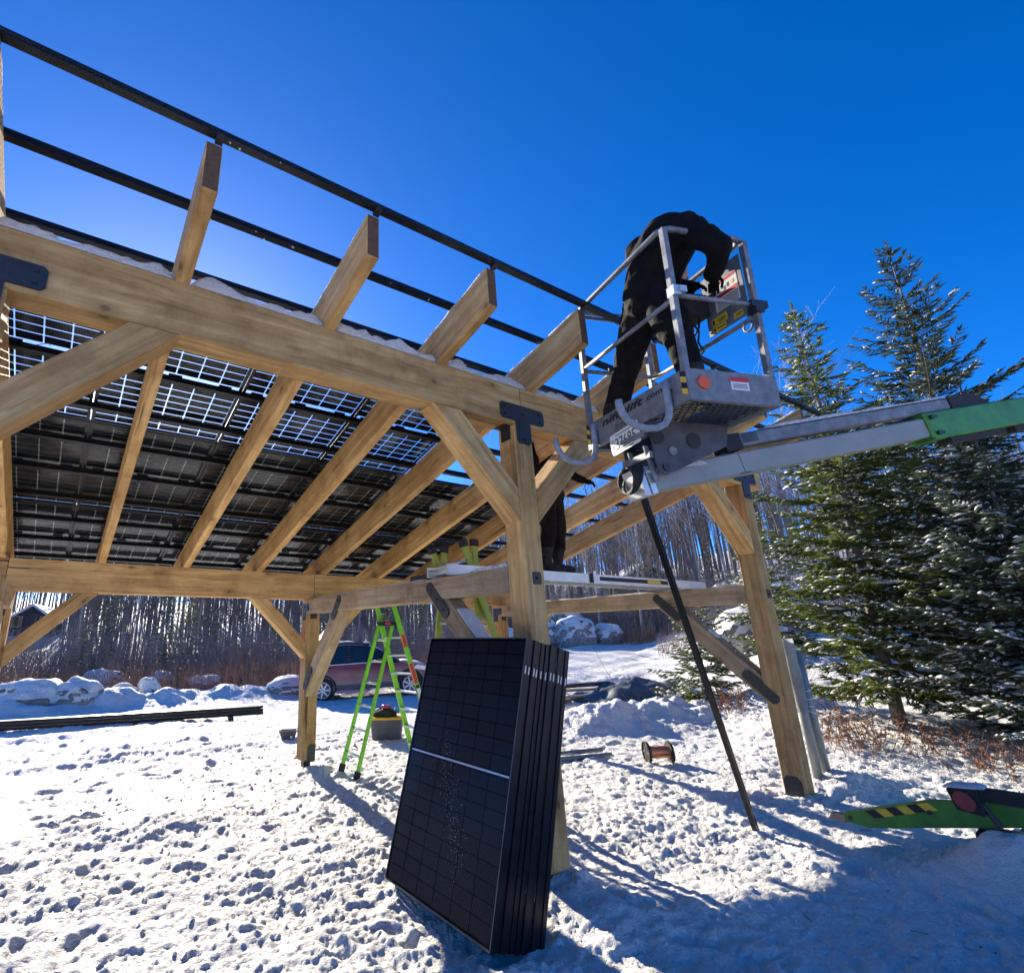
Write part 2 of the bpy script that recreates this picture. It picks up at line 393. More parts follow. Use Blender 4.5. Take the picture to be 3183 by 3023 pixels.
# value noise
_ng = np.random.default_rng(11).random((256, 256)).astype(np.float64)
def vnoise(x, y):
    xi = np.floor(x).astype(int); yi = np.floor(y).astype(int); fx = x - xi; fy = y - yi
    fx = fx * fx * fx * (fx * (fx * 6 - 15) + 10); fy = fy * fy * fy * (fy * (fy * 6 - 15) + 10)
    g = lambda a, b: _ng[a & 255, b & 255]
    return (g(xi, yi) * (1 - fx) + g(xi + 1, yi) * fx) * (1 - fy) + (g(xi, yi + 1) * (1 - fx) + g(xi + 1, yi + 1) * fx) * fy - .5
def fbm(x, y, o=4, gain=.5):
    s = 0; a = 1.0
    for i in range(o):
        s = s + a * vnoise(x * 2 ** i + 17.3 * i, y * 2 ** i + 5.1 * i); a *= gain
    return s
def sst(x, a, b):
    t = np.clip((x - a) / (b - a), 0, 1); return t * t * (3 - 2 * t)
# ------------------------------------------------------------------ ground
def gbase(x, y):
    x = np.asarray(x, float); y = np.asarray(y, float)
    dx = x - CAM.x; dy = y - CAM.y; r = np.hypot(dx, dy); az = np.degrees(np.arctan2(dx, dy))
    k = .066 * sst(az, 26, 47) + .075 * sst(az, 55, 66)
    rr = np.clip(r - 13, 0, 24); z = k * rr * sst(r, 13, 19)
    z = z + .42 * sst(r, 9.5, 13.5) * sst(az, 60, 68)                       # bank under the big spruces
    z = z - .10 * sst(r, 10, 17) * (1 - sst(az, 20, 40))
    z = z + (.022 + .15 * sst(az, 33, 46)) * np.clip(r - 33, 0, 60) * sst(r, 33, 40)   # wooded hillside
    z = z + .12 * np.clip(r - 42, 0, 50) * (1 - sst(az, 30, 42))
    z = z + .05 * np.clip(r - 93, 0, 300)
    return z
def gz(x, y): return float(gbase(x, y))
def bumpd(x, y, cx, cy, rx, ry, h, p=2.0):
    d = ((x - cx) / rx) ** 2 + ((y - cy) / ry) ** 2
    return h * np.exp(-d ** (p / 2))
def gdetail(x, y):
    dx = x - CAM.x; dy = y - CAM.y; r = np.hypot(dx, dy); az = np.degrees(np.arctan2(dx, dy))
    near = 1 - sst(r, 18, 34)
    z = .07 * fbm(x * .45, y * .45, 3)
    tr = .42 + .58 * sst(fbm(x * .55 + 4, y * .8 + 9, 3), -.2, .22)                     # how trampled
    n = fbm(x * 4.2, y * 6.4, 4, .55)
    z = z + near * (.012 + .018 * tr) * n
    fine = fbm(x * 21, y * 29, 3, .6)
    z = z + near * (.007 + .018 * tr) * fine + near * .008 * tr * np.clip(vnoise(x * 27 + 3, y * 31), .05, 1) + near * .012 * fbm(x * 2.2 - y * .8, y * 11 + x * 2, 3, .6)
    rg = 1 - np.abs(fbm(x * 7.5 + 3, y * 10.5, 3, .55)) * 2.4
    z = z + near * .010 * tr * rg
    lump = np.clip(fbm(x * 2.3 + 31, y * 3.1 + 7, 3, .5) - .18, 0, 1)
    z = z + near * .06 * lump
    # mounds
    lum = 1 + .75 * fbm(x * 1.8, y * 1.8, 4, .5)
    z = z + bumpd(x, y, 11.6, 3.9, 1.7, .8, .40) * lum + bumpd(x, y, 9.7, 4.3, 1.0, .7, .26) * lum + bumpd(x, y, 13.2, 3.0, 1.4, .8, .3) * lum
    z = z + bumpd(x, y, 3.98, -.35, .42, .30, .10) * lum + bumpd(x, y, 3.85, .02, .26, .24, .17) * lum + bumpd(x, y, 3.05, -.55, .6, .25, .05) * lum + bumpd(x, y, 4.5, -.75, .6, .3, .07) * lum
    z = z + bumpd(x, y, 8.5, -.15, .75, .28, .20) * lum + bumpd(x, y, 7.55, .2, .4, .3, .07) * lum
    z = z + bumpd(x, y, 7.3, -2.4, .9, .6, .16) * lum + bumpd(x, y, 6.85, -1.85, .5, .4, .15) * lum + bumpd(x, y, 6.38, -1.78, .3, .4, .17) * lum + bumpd(x, y, 1.6, 3.1, .9, .5, .10) * lum + bumpd(x, y, 3.7, 4.1, .45, .35, .07) * lum
    # ploughed berm along the far left edge of the yard
    bl = 14.3 + .12 * x + .5 * fbm(x * .5, y * .02 + 3, 3)
    z = z + (.42 + .5 * fbm(x * .9, y * .9, 3)) * np.exp(-((y - bl) / .75) ** 2) * (1 - sst(az, 27, 33))
    # wheel ruts over the field on the right
    fld = sst(r, 14, 17) * (1 - sst(r, 33, 37)) * sst(az, 36, 42) * (1 - sst(az, 62, 66))
    q = (y - .20 * x) + .5 * fbm(x * .12, y * .12, 2)
    z = z + fld * (.045 * np.sin(q * 5.2) + .05 * np.sin(q * 2.3 + 1)) * (.5 + fbm(x * .25, y * .6, 3))
    fl2 = (1 - sst(az, 14, 24)) * sst(r, 8.5, 10) * (1 - sst(r, 15, 16.5))
    q2 = (y + .12 * x) + .4 * fbm(x * .2, y * .2, 2)
    z = z + fl2 * .05 * np.sin(q2 * 6.5) * (.55 + fbm(x * .3, y * .8, 3))
    return z
def make_ground():
    az = np.concatenate([np.linspace(-10, 86, 640), np.linspace(88, 346, 70)]); az = np.radians(az)
    rs = np.concatenate([[.0, .6, 1.2, 1.8, 2.3], np.geomspace(2.7, 60, 660), np.geomspace(63, 1500, 40)])
    A, Rr = np.meshgrid(az, rs); X = CAM.x + Rr * np.sin(A); Y = CAM.y + Rr * np.cos(A)
    Z = gbase(X, Y) + gdetail(X, Y)
    rg = np.random.default_rng(5)
    for i in range(420):                                            # boot prints
        cx = rg.uniform(.5, 11); cyy = rg.uniform(-2.2, 9); th = rg.uniform(0, 6.28); dep = rg.uniform(.006, .03)
        m = (np.abs(X - cx) < .35) & (np.abs(Y - cyy) < .35)
        if not m.any(): continue
        u = (X[m] - cx) * math.cos(th) + (Y[m] - cyy) * math.sin(th); v = -(X[m] - cx) * math.sin(th) + (Y[m] - cyy) * math.cos(th)
        d = (u / .15) ** 2 + (v / .062) ** 2
        Z[m] += -dep * np.exp(-d ** 2) + .55 * dep * np.exp(-((np.sqrt(d) - 1.5) / .4) ** 2)
    n, mm = len(rs), len(az)
    verts = np.stack([X, Y, Z], -1).reshape(-1, 3)
    i = np.arange(n - 1)[:, None]; j = np.arange(mm)[None, :]; j2 = (j + 1) % mm
    q = np.stack([i * mm + j, (i + 1) * mm + j, (i + 1) * mm + j2, i * mm + j2 + 0 * i], -1).reshape(-1, 4)
    me = bpy.data.meshes.new('ground')
    me.vertices.add(len(verts)); me.vertices.foreach_set('co', verts.ravel())
    me.loops.add(q.size); me.loops.foreach_set('vertex_index', q.ravel().astype(np.int32))
    me.polygons.add(len(q)); me.polygons.foreach_set('loop_start', np.arange(0, q.size, 4, dtype=np.int32))
    me.polygons.foreach_set('use_smooth', np.ones(len(q), bool))
    me.update(calc_edges=True); me.validate()
    me.materials.append(M['snow_ground'])
    o = ob('snow_ground', me); tag(o, 'trampled snow covering the whole yard and field', None, None, 'structure')
make_ground()
def gd(x, y):  # ground with detail
    return float(gbase(x, y) + gdetail(np.asarray(float(x)), np.asarray(float(y))))
def polar(azd, r): return CAM.x + r * math.sin(R(azd)), CAM.y + r * math.cos(R(azd))

# snow clods kicked over the yard
def clods():
    rg = random.Random(3); mb = MB()
    for i in range(900):
        a = rg.uniform(2, 84); r = rg.uniform(3.9, 11) ; x, y = polar(a, r)
        s = rg.uniform(.008, .03) * (1 if rg.random() < .93 else 1.8); z = gd(x, y)
        pts = []
        for (px, py, pz) in [(1, 0, 0), (.3, .95, .1), (-.8, .6, 0), (-.8, -.6, .1), (.3, -.95, 0), (.2, .1, .75), (0, 0, -.5)]:
            pts.append((x + px * s * rg.uniform(.7, 1.3), y + py * s * rg.uniform(.7, 1.3), z + pz * s * rg.uniform(.7, 1.2)))
        mb.add(pts, [(0, 1, 5), (1, 2, 5), (2, 3, 5), (3, 4, 5), (4, 0, 5), (1, 0, 6), (2, 1, 6), (3, 2, 6), (4, 3, 6), (0, 4, 6)])
    o = mb.build('snow_clods', M['snow_ground']); tag(o, 'small kicked up clods of snow scattered over the yard', 'snow', None, 'stuff')
clods()

# ------------------------------------------------------------------ vegetation
def spruce_meshes(seed, H, spread, nwh, dens, snow, mat, up=.25, crown0=.12, tilt=0.0):
    """trunk, needles and snow meshes of one spruce, base at origin"""
    g = random.Random(seed)
    tk = MB(); nl = MB(); sn = MB()
    n = 9; pts = []; rr = []
    for i in range(n):
        t = i / (n - 1); pts.append((math.sin(t * 3 + seed) * .012 * H * t, math.cos(t * 2.3 + seed) * .012 * H * t, H * t - .25 * (i == 0))); rr.append(max(.008, .0125 * H * (1 - t) ** .9))
    tk.tube(pts, rr, 8)
    def needleblade(p, d, ln, wd, roll):
        """a twig: crossed tapering blades with ragged edges"""
        d = d.normalized(); a = d.orthogonal().normalized(); b = d.cross(a)
        for k in range(2):
            t = roll + k * 1.57; s = (a * math.cos(t) + b * math.sin(t)) * wd
            q = p + d * ln
            nl.add([p - s * .4, p + d * ln * .35 - s, p + d * ln * .62 - s * .6, q, p + d * ln * .55 + s * .7, p + d * ln * .3 + s, p + s * .4], [(0, 1, 5, 6), (1, 2, 4, 5), (2, 3, 4)])
    for wi in range(nwh):
        t = (wi + g.random() * .6) / nwh
        z = H * (crown0 + (1 - crown0) * t) - .02 * H
        prof = (1 - t) ** .85 * (1 - .35 * math.exp(-((t) / .12) ** 2)) + .02
        nb = max(4, int(7 * (1 - t) + 4))
        for bi in range(nb):
            az = 6.283 * (bi + g.random() * .8) / nb + wi * 1.3
            L_ = spread * prof * g.choice([.45, .7, .85, 1.0, 1.1, 1.35]) * g.uniform(.85, 1.12)
            if L_ < .07: L_ = .07
            rise = -.12 + up * t + g.uniform(-.13, .13)
            d0 = V((math.cos(az), math.sin(az), rise)); side = V((-math.sin(az), math.cos(az), 0))
            base = V((pts[min(n - 1, int(z / H * (n - 1)))][0], pts[min(n - 1, int(z / H * (n - 1)))][1], z))
            ns = max(3, int(L_ * dens))
            prevp = base
            curve = g.uniform(.02, .20) * L_
            for k in range(ns + 1):
                u = k / ns
                p = base + d0 * (L_ * u) + V((0, 0, curve * u * u - .07 * L_ * math.sin(u * 3.1)))
                if k > 0:
                    if k % 2 == 0 or k == ns: tk.tube([prevp, p], [max(.004, .016 * L_ * (1 - u) + .004), max(.003, .012 * L_ * (1 - u) + .003)], 3, caps=False); prevp = p
                    if u > .12:
                        sl_ = min(.34, .16 + .16 * L_ * (1 - u)) * g.uniform(.7, 1.25)
                        for sgn in (-1, 1):
                            if g.random() < .08: continue
                            dd = d0 * g.uniform(.55, .9) + side * sgn * g.uniform(.5, 1.0) + V((0, 0, g.uniform(-.35, .2)))
                            dd.normalize()
                            needleblade(p, dd, sl_, g.uniform(.010, .019), g.random() * 3)
                            if sl_ > .2 and g.random() < .75:
                                q = p + dd * sl_ * g.uniform(.35, .6); de = (dd + d0 * .6 + V((0, 0, g.uniform(-.4, .1)))).normalized()
                                needleblade(q, de, sl_ * .62, .014, g.random() * 3); needleblade(q, (dd * 1.1 - d0 * .3 + V((0, 0, g.uniform(-.5, .1)))).normalized(), sl_ * .5, .013, g.random() * 3)
                            if g.random() < snow * (.55 + .7 * (1 - t)):
                                c = p + dd * sl_ * g.uniform(.3, .7) + V((0, 0, .02)); big = 1.9 if g.random() < .12 else 1.0; hx = sl_ * g.uniform(.15, .4) * big; hw = g.uniform(.014, .036) * big; hh = g.uniform(.012, .026) * big
                                sd = dd.cross(V((0, 0, 1))); sd = sd.normalized() if sd.length > .01 else side
                                sn.add([c - dd * hx, c + sd * hw, c + dd * hx, c - sd * hw, c + V((0, 0, hh)) + dd * hx * .2, c - V((0, 0, hh * .4))],
                                       [(0, 3, 4), (3, 2, 4), (2, 1, 4), (1, 0, 4), (3, 0, 5), (2, 3, 5), (1, 2, 5), (0, 1, 5)])
            needleblade(base + d0 * L_ + V((0, 0, curve)), d0 + V((0, 0, .25)), .16, .018, 0)
            if g.random() < .25: needleblade(base, V((g.uniform(-1, 1), g.uniform(-1, 1), .3)), .25, .03, 0)
    for k in range(5): needleblade(V((pts[-1][0], pts[-1][1], H - .05 - .07 * k)), V((g.uniform(-.5, .5), g.uniform(-.5, .5), 1)), .16 + .03 * k, .014, k)
    return (mesh('trunk', tk.v, tk.f, M['bark'], True), mesh('crown', nl.v, nl.f, M[mat]), mesh('snow_load', sn.v, sn.f, M['snow'], True) if sn.v else None)
def spruce(meshes, x, y, z, label, group=None, rz=0, s=1.0, name='spruce_tree', tip=(0, 0)):
    o = bpy.data.objects.new(name, None); o.empty_display_size = .3
    Mw = Matrix.Translation((x, y, z)) @ Matrix.Rotation(tip[0], 4, 'X') @ Matrix.Rotation(tip[1], 4, 'Y') @ Matrix.Rotation(rz, 4, 'Z') @ Matrix.Scale(s, 4)
    place(o, None, Mw); tag(o, label, 'tree', group)
    for nm, me in zip(('trunk', 'crown', 'snow_load'), meshes):
        if me is not None:
            q_ = ob(nm, me, o, Mw)
            if nm != 'trunk': q_['kind'] = 'stuff'
    return o
def top_of(x, y, ztop): return ztop - gz(x, y)
tx, ty = 12.35, .45
spruce(spruce_meshes(21, 7.9, 1.8, 38, 19, .34, 'needle', .45, .10), tx, ty, gz(tx, ty) - .1, 'middle sized spruce with pale trunk rising from rusty shrubs behind the right post', rz=.4)
tx, ty = 14.3, -.70
spruce(spruce_meshes(33, 9.3, 2.0, 40, 18, .24, 'needle_blue', .75), tx, ty, gz(tx, ty) - .1, 'tallest spruce, its dark top against the blue sky above the boom', rz=1.1)
tx, ty = 12.0, -1.45
spruce(spruce_meshes(45, 5.3, 1.9, 28, 18, .70, 'needle_blue', .3), tx, ty, gz(tx, ty) - .1, 'snow laden spruce at the right edge under the green boom', rz=2.0)
tx, ty = polar(60.5, 14.6)
spruce(spruce_meshes(57, 3.0, 1.05, 20, 12, .75, 'needle', .3, .05), tx, ty, gz(tx, ty) - .1, 'small snowy spruce partly hidden by the right post')
tx, ty = polar(66.5, 19.0)
spruce(spruce_meshes(58, 4.6, 1.5, 22, 9, .6, 'needle', .3, .05), tx, ty, gz(tx, ty) - .2, 'snowy spruce on the bank behind the middle sized spruce')
tx, ty = polar(77.5, 17.5)
spruce(spruce_meshes(59, 7.2, 2.3, 26, 8, .7, 'needle_blue', .3, .05), tx, ty, gz(tx, ty) - .2, 'broad frosted spruce filling the gap behind the snow laden spruce')
# young spruces at the wood's edge
SV = [spruce_meshes(100 + i, 4.0, 1.15, 18, 6, .35, 'needle' if i % 2 else 'needle_blue', .35, .04) for i in range(3)]
edge = [(-5.4, 27, .8), (2.2, 24.5, .7), (3.9, 28, 1.15), (8.9, 26, 1.0), (11.0, 28, 1.12), (13.4, 30, .95), (16.2, 31, .85), (19.5, 27, .85), (23.3, 30, 1.2), (26.5, 27, .8), (31.0, 33, 1.15), (34.4, 31, 1.1), (37.2, 36, 1.2), (44.6, 37, .9), (46.6, 35.5, .62), (50.5, 44, 1.1), (57.3, 42, 1.2), (62.5, 36, 1.0), (71, 34, 1.2)]
NTH = ['first', 'second', 'third', 'fourth', 'fifth', 'sixth', 'seventh', 'eighth', 'ninth', 'tenth', 'eleventh', 'twelfth', 'thirteenth', 'fourteenth', 'fifteenth', 'sixteenth', 'seventeenth', 'eighteenth', 'nineteenth']
for i, (a, r, s) in enumerate(edge):
    x, y = polar(a, r)
    spruce(SV[i % 3], x, y, gz(x, y) - .15, 'young spruce at the wood edge, %s of them counted from the left' % NTH[i], 'young spruces along the wood edge', rz=i * 1.7, s=s, name='young_spruce')

def bare_tree_mesh(seed, H, r0, nbr, mat='bark'):
    g = random.Random(seed); tk = MB()
    def limb(p, d, ln, r, lvl):
        n = 5 if lvl == 0 else 3; pts = [p]; rs = [r]
        for i in range(1, n + 1):
            d = (d + V((g.uniform(-1, 1), g.uniform(-1, 1), g.uniform(-.3, .6))) * (.07 if lvl == 0 else .22)).normalized()
            p = p + d * (ln / n); pts.append(p); rs.append(max(.005, r * (1 - i / n * (.85 if lvl == 0 else .8))))
        tk.tube(pts, rs, 6 if lvl == 0 else 3, caps=False)
        if lvl < 3:
            k = nbr if lvl == 0 else 4 if lvl == 1 else 3
            for j in range(k):
                t = g.uniform(.38 if lvl == 0 else .25, 1.0); i = min(n - 1, int(t * n)); f = t * n - i
                q = pts[i].lerp(pts[i + 1], f); a = g.uniform(0, 6.28)
                dd = (d * g.uniform(.5, 1.1) + V((math.cos(a), math.sin(a), g.uniform(0, .6))) * g.uniform(.5, .9)).normalized()
                limb(q, dd, ln * (g.uniform(.16, .34) if lvl == 0 else g.uniform(.35, .6)), rs[i] * .5, lvl + 1)
    limb(V((0, 0, -.3)), V((g.uniform(-.05, .05), g.uniform(-.05, .05), 1)), H, r0, 0)
    return mesh('bare_tree', tk.v, tk.f, M[mat], True)
BT = [bare_tree_mesh(200 + i, 9 + (i % 4) * 1.3, .085 + .015 * (i % 3), 13 + i % 5, 'bark_pale' if i % 3 == 0 else 'bark') for i in range(8)]
g = random.Random(77); placed = []
while len(placed) < 290:
    a = g.uniform(-6, 76); r = g.uniform(33, 66)
    if a < 42: r = g.uniform(32, 60)
    if -4.5 < a < .3 and r < 57: continue
    if 38 < a < 44 and r < 36: continue
    x, y = polar(a, r)
    if any((x - p[0]) ** 2 + (y - p[1]) ** 2 < .5 for p in placed): continue
    placed.append((x, y))
    o = bpy.data.objects.new('bare_tree', BT[len(placed) % 8])
    place(o, None, Matrix.Translation((x, y, gz(x, y))) @ Matrix.Rotation(g.uniform(0, 6.28), 4, 'Z') @ Matrix.Rotation(g.uniform(-.06, .06), 4, 'X') @ Matrix.Scale(g.uniform(.75, 1.15) * (.70 if a < 40 else .9), 4))
    where = 'behind the left bay of the carport' if a < 24 else 'behind the ladder and car' if a < 41 else 'on the hill behind the right bay' if a < 60 else 'on the hill behind the big spruces'
    tag(o, ('pale trunked' if len(placed) % 8 % 3 == 0 else 'dark trunked') + ' leafless tree in the woods ' + where, 'tree', ('pale' if len(placed) % 8 % 3 == 0 else 'dark') + ' bare trees ' + where)
# the deeper wood that reads as one mass
def far_wood():
    g = random.Random(5); mb = MB()
    for i in range(2600):
        a = g.uniform(-14, 92); r = g.uniform(42, 120) if a > 38 else g.uniform(38, 85)
        x, y = polar(a, r); z = gz(x, y)
        if -4.6 < a < .4 and r < 62: continue
        H = g.uniform(6.5, 12) * (.70 if a < 38 else .9); rr = g.uniform(.04, .11)
        lx, ly = g.uniform(-.5, .5), g.uniform(-.5, .5)
        mb.tube([(x, y, z - .3), (x + lx * .4, y + ly * .4, z + H * .55), (x + lx, y + ly, z + H)], [rr, rr * .7, .012], 3, caps=False)
        for k in range(9):
            t = g.uniform(.3, .98); b0 = V((x + lx * t, y + ly * t, z + H * t)); an = g.uniform(0, 6.28); ln = g.uniform(.6, 1.9) * (1.25 - t)
            b1 = b0 + V((math.cos(an) * ln, math.sin(an) * ln, ln * g.uniform(.4, 1.3)))
            mb.tube([b0, b1], [.02, .006], 3, caps=False)
            if k % 2:
                b2 = b0.lerp(b1, .5); mb.tube([b2, b2 + V((g.uniform(-.6, .6), g.uniform(-.6, .6), g.uniform(.2, .7)))], [.011, .004], 3, caps=False)
    o = mb.build('far_woods', M['twig']); tag(o, 'dense leafless woods on the hillside behind everything', 'woods', None, 'stuff')
far_wood()
def brush():
    for nm, mat, seed, spec, lab in (('red_brush', 'brush', 8, [(-8, 38, 19.5, 26, 3600, .95), (40, 57, 31.5, 35, 1700, .9), (57, 80, 24, 30, 500, .9)], 'red brown leafless brush along the edge of the yard'),
                                     ('grey_brush', 'brush_grey', 9, [(-8, 42, 23, 32, 3600, 2.2), (40, 62, 34, 43, 2800, 2.6), (60, 82, 27, 40, 900, 2.0)], 'taller grey leafless saplings behind the red brush')):
        g = random.Random(seed); mb = MB()
        for (a0, a1, r0, r1, n, hh) in spec:
            for i in range(n):
                x, y = polar(g.uniform(a0, a1), g.uniform(r0, r1)); z = gd(x, y); h = hh * g.uniform(.35, 1.15)
                p0 = V((x, y, z - .05)); p1 = p0 + V((g.uniform(-.3, .3) * h, g.uniform(-.3, .3) * h, h)); w_ = .006 + .004 * hh
                mb.tube([p0, p1], [w_, .003], 3, caps=False)
                for k in range(4):
                    q = p0.lerp(p1, g.uniform(.3, .95)); mb.tube([q, q + V((g.uniform(-.35, .35), g.uniform(-.35, .35), g.uniform(.1, .45))) * h * .7], [w_ * .55, .002], 3, caps=False)
        o = mb.build(nm, M[mat]); tag(o, lab, 'brush', None, 'stuff')
brush()
def shrub(x, y, n, h, sp, label, seed, leaves=True):
    g = random.Random(seed); st = MB(); lf = MB(); z = gd(x, y)
    for i in range(n):
        p = V((x + g.gauss(0, sp * .35), y + g.gauss(0, sp * .35), 0)); p.z = gd(p.x, p.y) - .03
        hh = h * g.uniform(.45, 1.1); d = V((g.uniform(-.6, .6), g.uniform(-.6, .6), 1)).normalized()
        q = p + d * hh; mid = p.lerp(q, .5) + V((g.uniform(-.05, .05), g.uniform(-.05, .05), 0))
        st.tube([p, mid, q], [.007, .005, .002], 3, caps=False)
        for k in range(5):
            b = p.lerp(q, g.uniform(.3, 1)); e = b + V((g.uniform(-.25, .25), g.uniform(-.25, .25), g.uniform(0, .2))) * hh
            st.tube([b, e], [.004, .0015], 3, caps=False)
            if leaves:
                for m_ in range(3):
                    c = b.lerp(e, g.random()); s = g.uniform(.012, .028); u = V((g.uniform(-1, 1), g.uniform(-1, 1), g.uniform(-1, 1))).normalized(); v = u.orthogonal().normalized()
                    lf.add([c - u * s, c + v * s * .5, c + u * s, c - v * s * .5], [(0, 1, 2, 3)])
    t = thing('shrub', label, 'shrub', (x, y, z)); st.build('stems', M['brush'], t)['kind'] = 'stuff'
    if leaves: lf.build('leaves', M['dead_leaf'], t)['kind'] = 'stuff'
shrub(*polar(69.5, 11.0), 60, .62, .9, 'rusty shrub with dead leaves left of the pale spruce trunk', 1)
shrub(*polar(74.0, 11.2), 38, .40, 1.1, 'low rusty shrub right of the pale spruce trunk', 2)
shrub(*polar(78.3, 10.6), 36, .38, 1.0, 'low rusty shrub at the right edge under the snow laden spruce', 3)
shrub(*polar(62.2, 13.2), 40, .5, .6, 'rusty shrub behind the lower brace of the right post', 4)
shrub(*polar(17.0, 21.5), 60, 1.9, 1.6, 'tall thin shrub standing above the red brush', 5, False)

def boulder(x, y, rx, ry, rz_, label, seed, sink=.25, cap=.8):
    g = np.random.default_rng(seed); z = gz(x, y)
    bm = bmesh.new(); bmesh.ops.create_icosphere(bm, subdivisions=4, radius=1)
    for v in bm.verts:
        n_ = 1 + .16 * float(fbm(np.array(v.co.x * 1.3 + seed), np.array(v.co.y * 1.3 + v.co.z * 1.7), 3)) * 2
        v.co = V((v.co.x * rx * n_, v.co.y * ry * n_, v.co.z * rz_ * n_))
    bm2 = bm.copy()
    t = thing('boulder', label, 'boulder', (x, y, z), 'snow capped boulders')
    Mw = Matrix.Translation((x, y, z + rz_ * (1 - 2 * sink)))
    ob('rock', bm_mesh(bm, 'rock', M['stone'], True), t, Mw)
    bm2.normal_update()
    dl = [f for f in bm2.faces if f.normal.z < .12 + .5 * float(fbm(np.array(f.calc_center_median().x * 2.5 + seed), np.array(f.calc_center_median().y * 2.5), 3))]
    bmesh.ops.delete(bm2, geom=dl, context='FACES')
    for v in bm2.verts: v.co += v.normal * .03 + V((0, 0, .05 + .05 * float(fbm(np.array(v.co.x * 2), np.array(v.co.y * 2), 2))))
    ob('snow_cap', bm_mesh(bm2, 'snow_cap', M['snow'], True), t, Mw)
bl_ = [(-1.2, 17.9, .95, .7, .55, 'broad boulder with a snow cap at the far left of the berm'), (2.2, 17.6, .62, .5, .5, 'rounded snow capped boulder right of the broad one'), (5.9, 18.4, .42, .4, .36, 'flat snow capped boulder in front of red brush'), (8.1, 19.0, .32, .32, .45, 'small upright boulder dusted with snow'),
       (12.9, 21.5, .6, .45, .38, 'round snowy boulder standing in the red brush'), (8.9, 23, .55, .45, .4, 'snowy boulder half hidden behind brush at left'), (21.4, 19.2, .8, .6, .36, 'low snow heap boulder near the back post'), (4.1, 22.5, .7, .5, .5, 'large snowy boulder under the young spruces at left'),
       (46.9, 31.5, .9, .8, .85, 'tall sunlit snowy boulder beyond the field'), (49.9, 31.6, 1.35, .9, .95, 'wide snowy boulder beyond the field under the right tie beam'), (48.2, 34, 1.9, 1.2, 1.45, 'blue shaded snowy boulder behind the wide one'), (43.6, 32, .9, .7, .6, 'low snowy boulder right of the near post'), (52.9, 32.5, .9, .7, .7, 'snowy boulder behind the grey brace'), (64.5, 20.5, 1.1, .9, .8, 'snowy boulder on the bank behind the right post'), (67.3, 23, 1.5, 1.1, 1.0, 'snowy boulder high on the bank between the spruces')]
for i, (a, r, rx, ry, rz_, lab) in enumerate(bl_): boulder(*polar(a, r), rx, ry, rz_, lab, i + 3)

def cabin(a, r, wd, dp, wall, roof, mat, label, rz):
    x, y = polar(a, r); z = gz(x, y) - .2
    t = thing('cabin', label, 'cabin', (x, y, z), rz=rz); Mw = WM[t.name]
    MB().prism([(-wd / 2, 0), (wd / 2, 0), (wd / 2, wall), (0, wall + roof), (-wd / 2, wall)], 1, 0, dp).build('wall', M[mat], t, Mw)
    e = .35; k = roof / (wd / 2)
    rf = MB()
    for s in (-1, 1):
        rf.prism([(0, wall + roof + .05), (s * (wd / 2 + e), wall - k * e + .05), (s * (wd / 2 + e), wall - k * e + .25), (0, wall + roof + .25)], 1, -e, dp + e)
    r_ = rf.build('roof', M['snow'], t, Mw)
    MB().box(-.45, .45, -.05, -.005, .2, 2.1).build('door', M['lumber_dark'], t, Mw)
    for sx in (-1, 1):
        wn = MB().box(sx * wd * .3 - .4, sx * wd * .3 + .4, -.06, -.005, 1.0, 1.9).build('window', M['lumber'], t, Mw)
        MB().box(sx * wd * .3 - .33, sx * wd * .3 + .33, -.08, -.061, 1.07, 1.83).build('pane', M['car_glass'], wn, Mw)
cabin(-2.1, 56, 3.4, 5, 1.5, 1.2, 'cabin', 'dark gabled cabin with snowy roof at far left', -.2)
cabin(57.0, 47, 4.2, 4, 1.9, 1.3, 'cabin_teal', 'dark teal shed among the bare trees on the hill', -.6)
# ------------------------------------------------------------------ timber carport
PA = .1034; LB = 3.8098; DB = 4.4903; ZF = 3.506; ZFT = 3.8694; ZB = 2.2914; ZBT = 2.666; HT = .208
RW = .0886; RHV = .3164; OV = .7401; SL = -.2679; Z0 = 3.866; Y0 = -PA; SP = 1.0044; XO = -.0685
KS = math.hypot(1, SL)
def raf_z(y): return Z0 + SL * (y - Y0)
def on_slope(x, s, off):
    """point at slope distance s down from the front beam face, off metres above the rafter tops (perpendicular)"""
    y = Y0 + s / KS
    n = V((0, -SL, 1)).normalized()
    return V((x, y, raf_z(y) + RHV)) + n * off
cp = thing('timber_carport', 'large open timber frame carport of pale squared logs with sloping rafters', 'carport', (LB, DB / 2, 0))
W2 = PA * 2
def plate_poly(o_name, poly, parent, Mw, th=.006, bolts=()):
    mb = MB(); mb.prism(poly, 1, -th, 0)
    p = mb.build(o_name, M['black_steel'], parent, Mw)
    for (x, z) in bolts:
        b = MB(); b.tube([(x, -th - .0005, z), (x, -th - .012, z)], .013, 6); b.build('bolt', M['black_steel'], parent, Mw)
    return p
def rrect(x0, x1, z0, z1, c):
    return [(x0 + c, z0), (x1 - c, z0), (x1, z0 + c), (x1, z1 - c), (x1 - c, z1), (x0 + c, z1), (x0, z1 - c), (x0, z0 + c)]
posts = {}
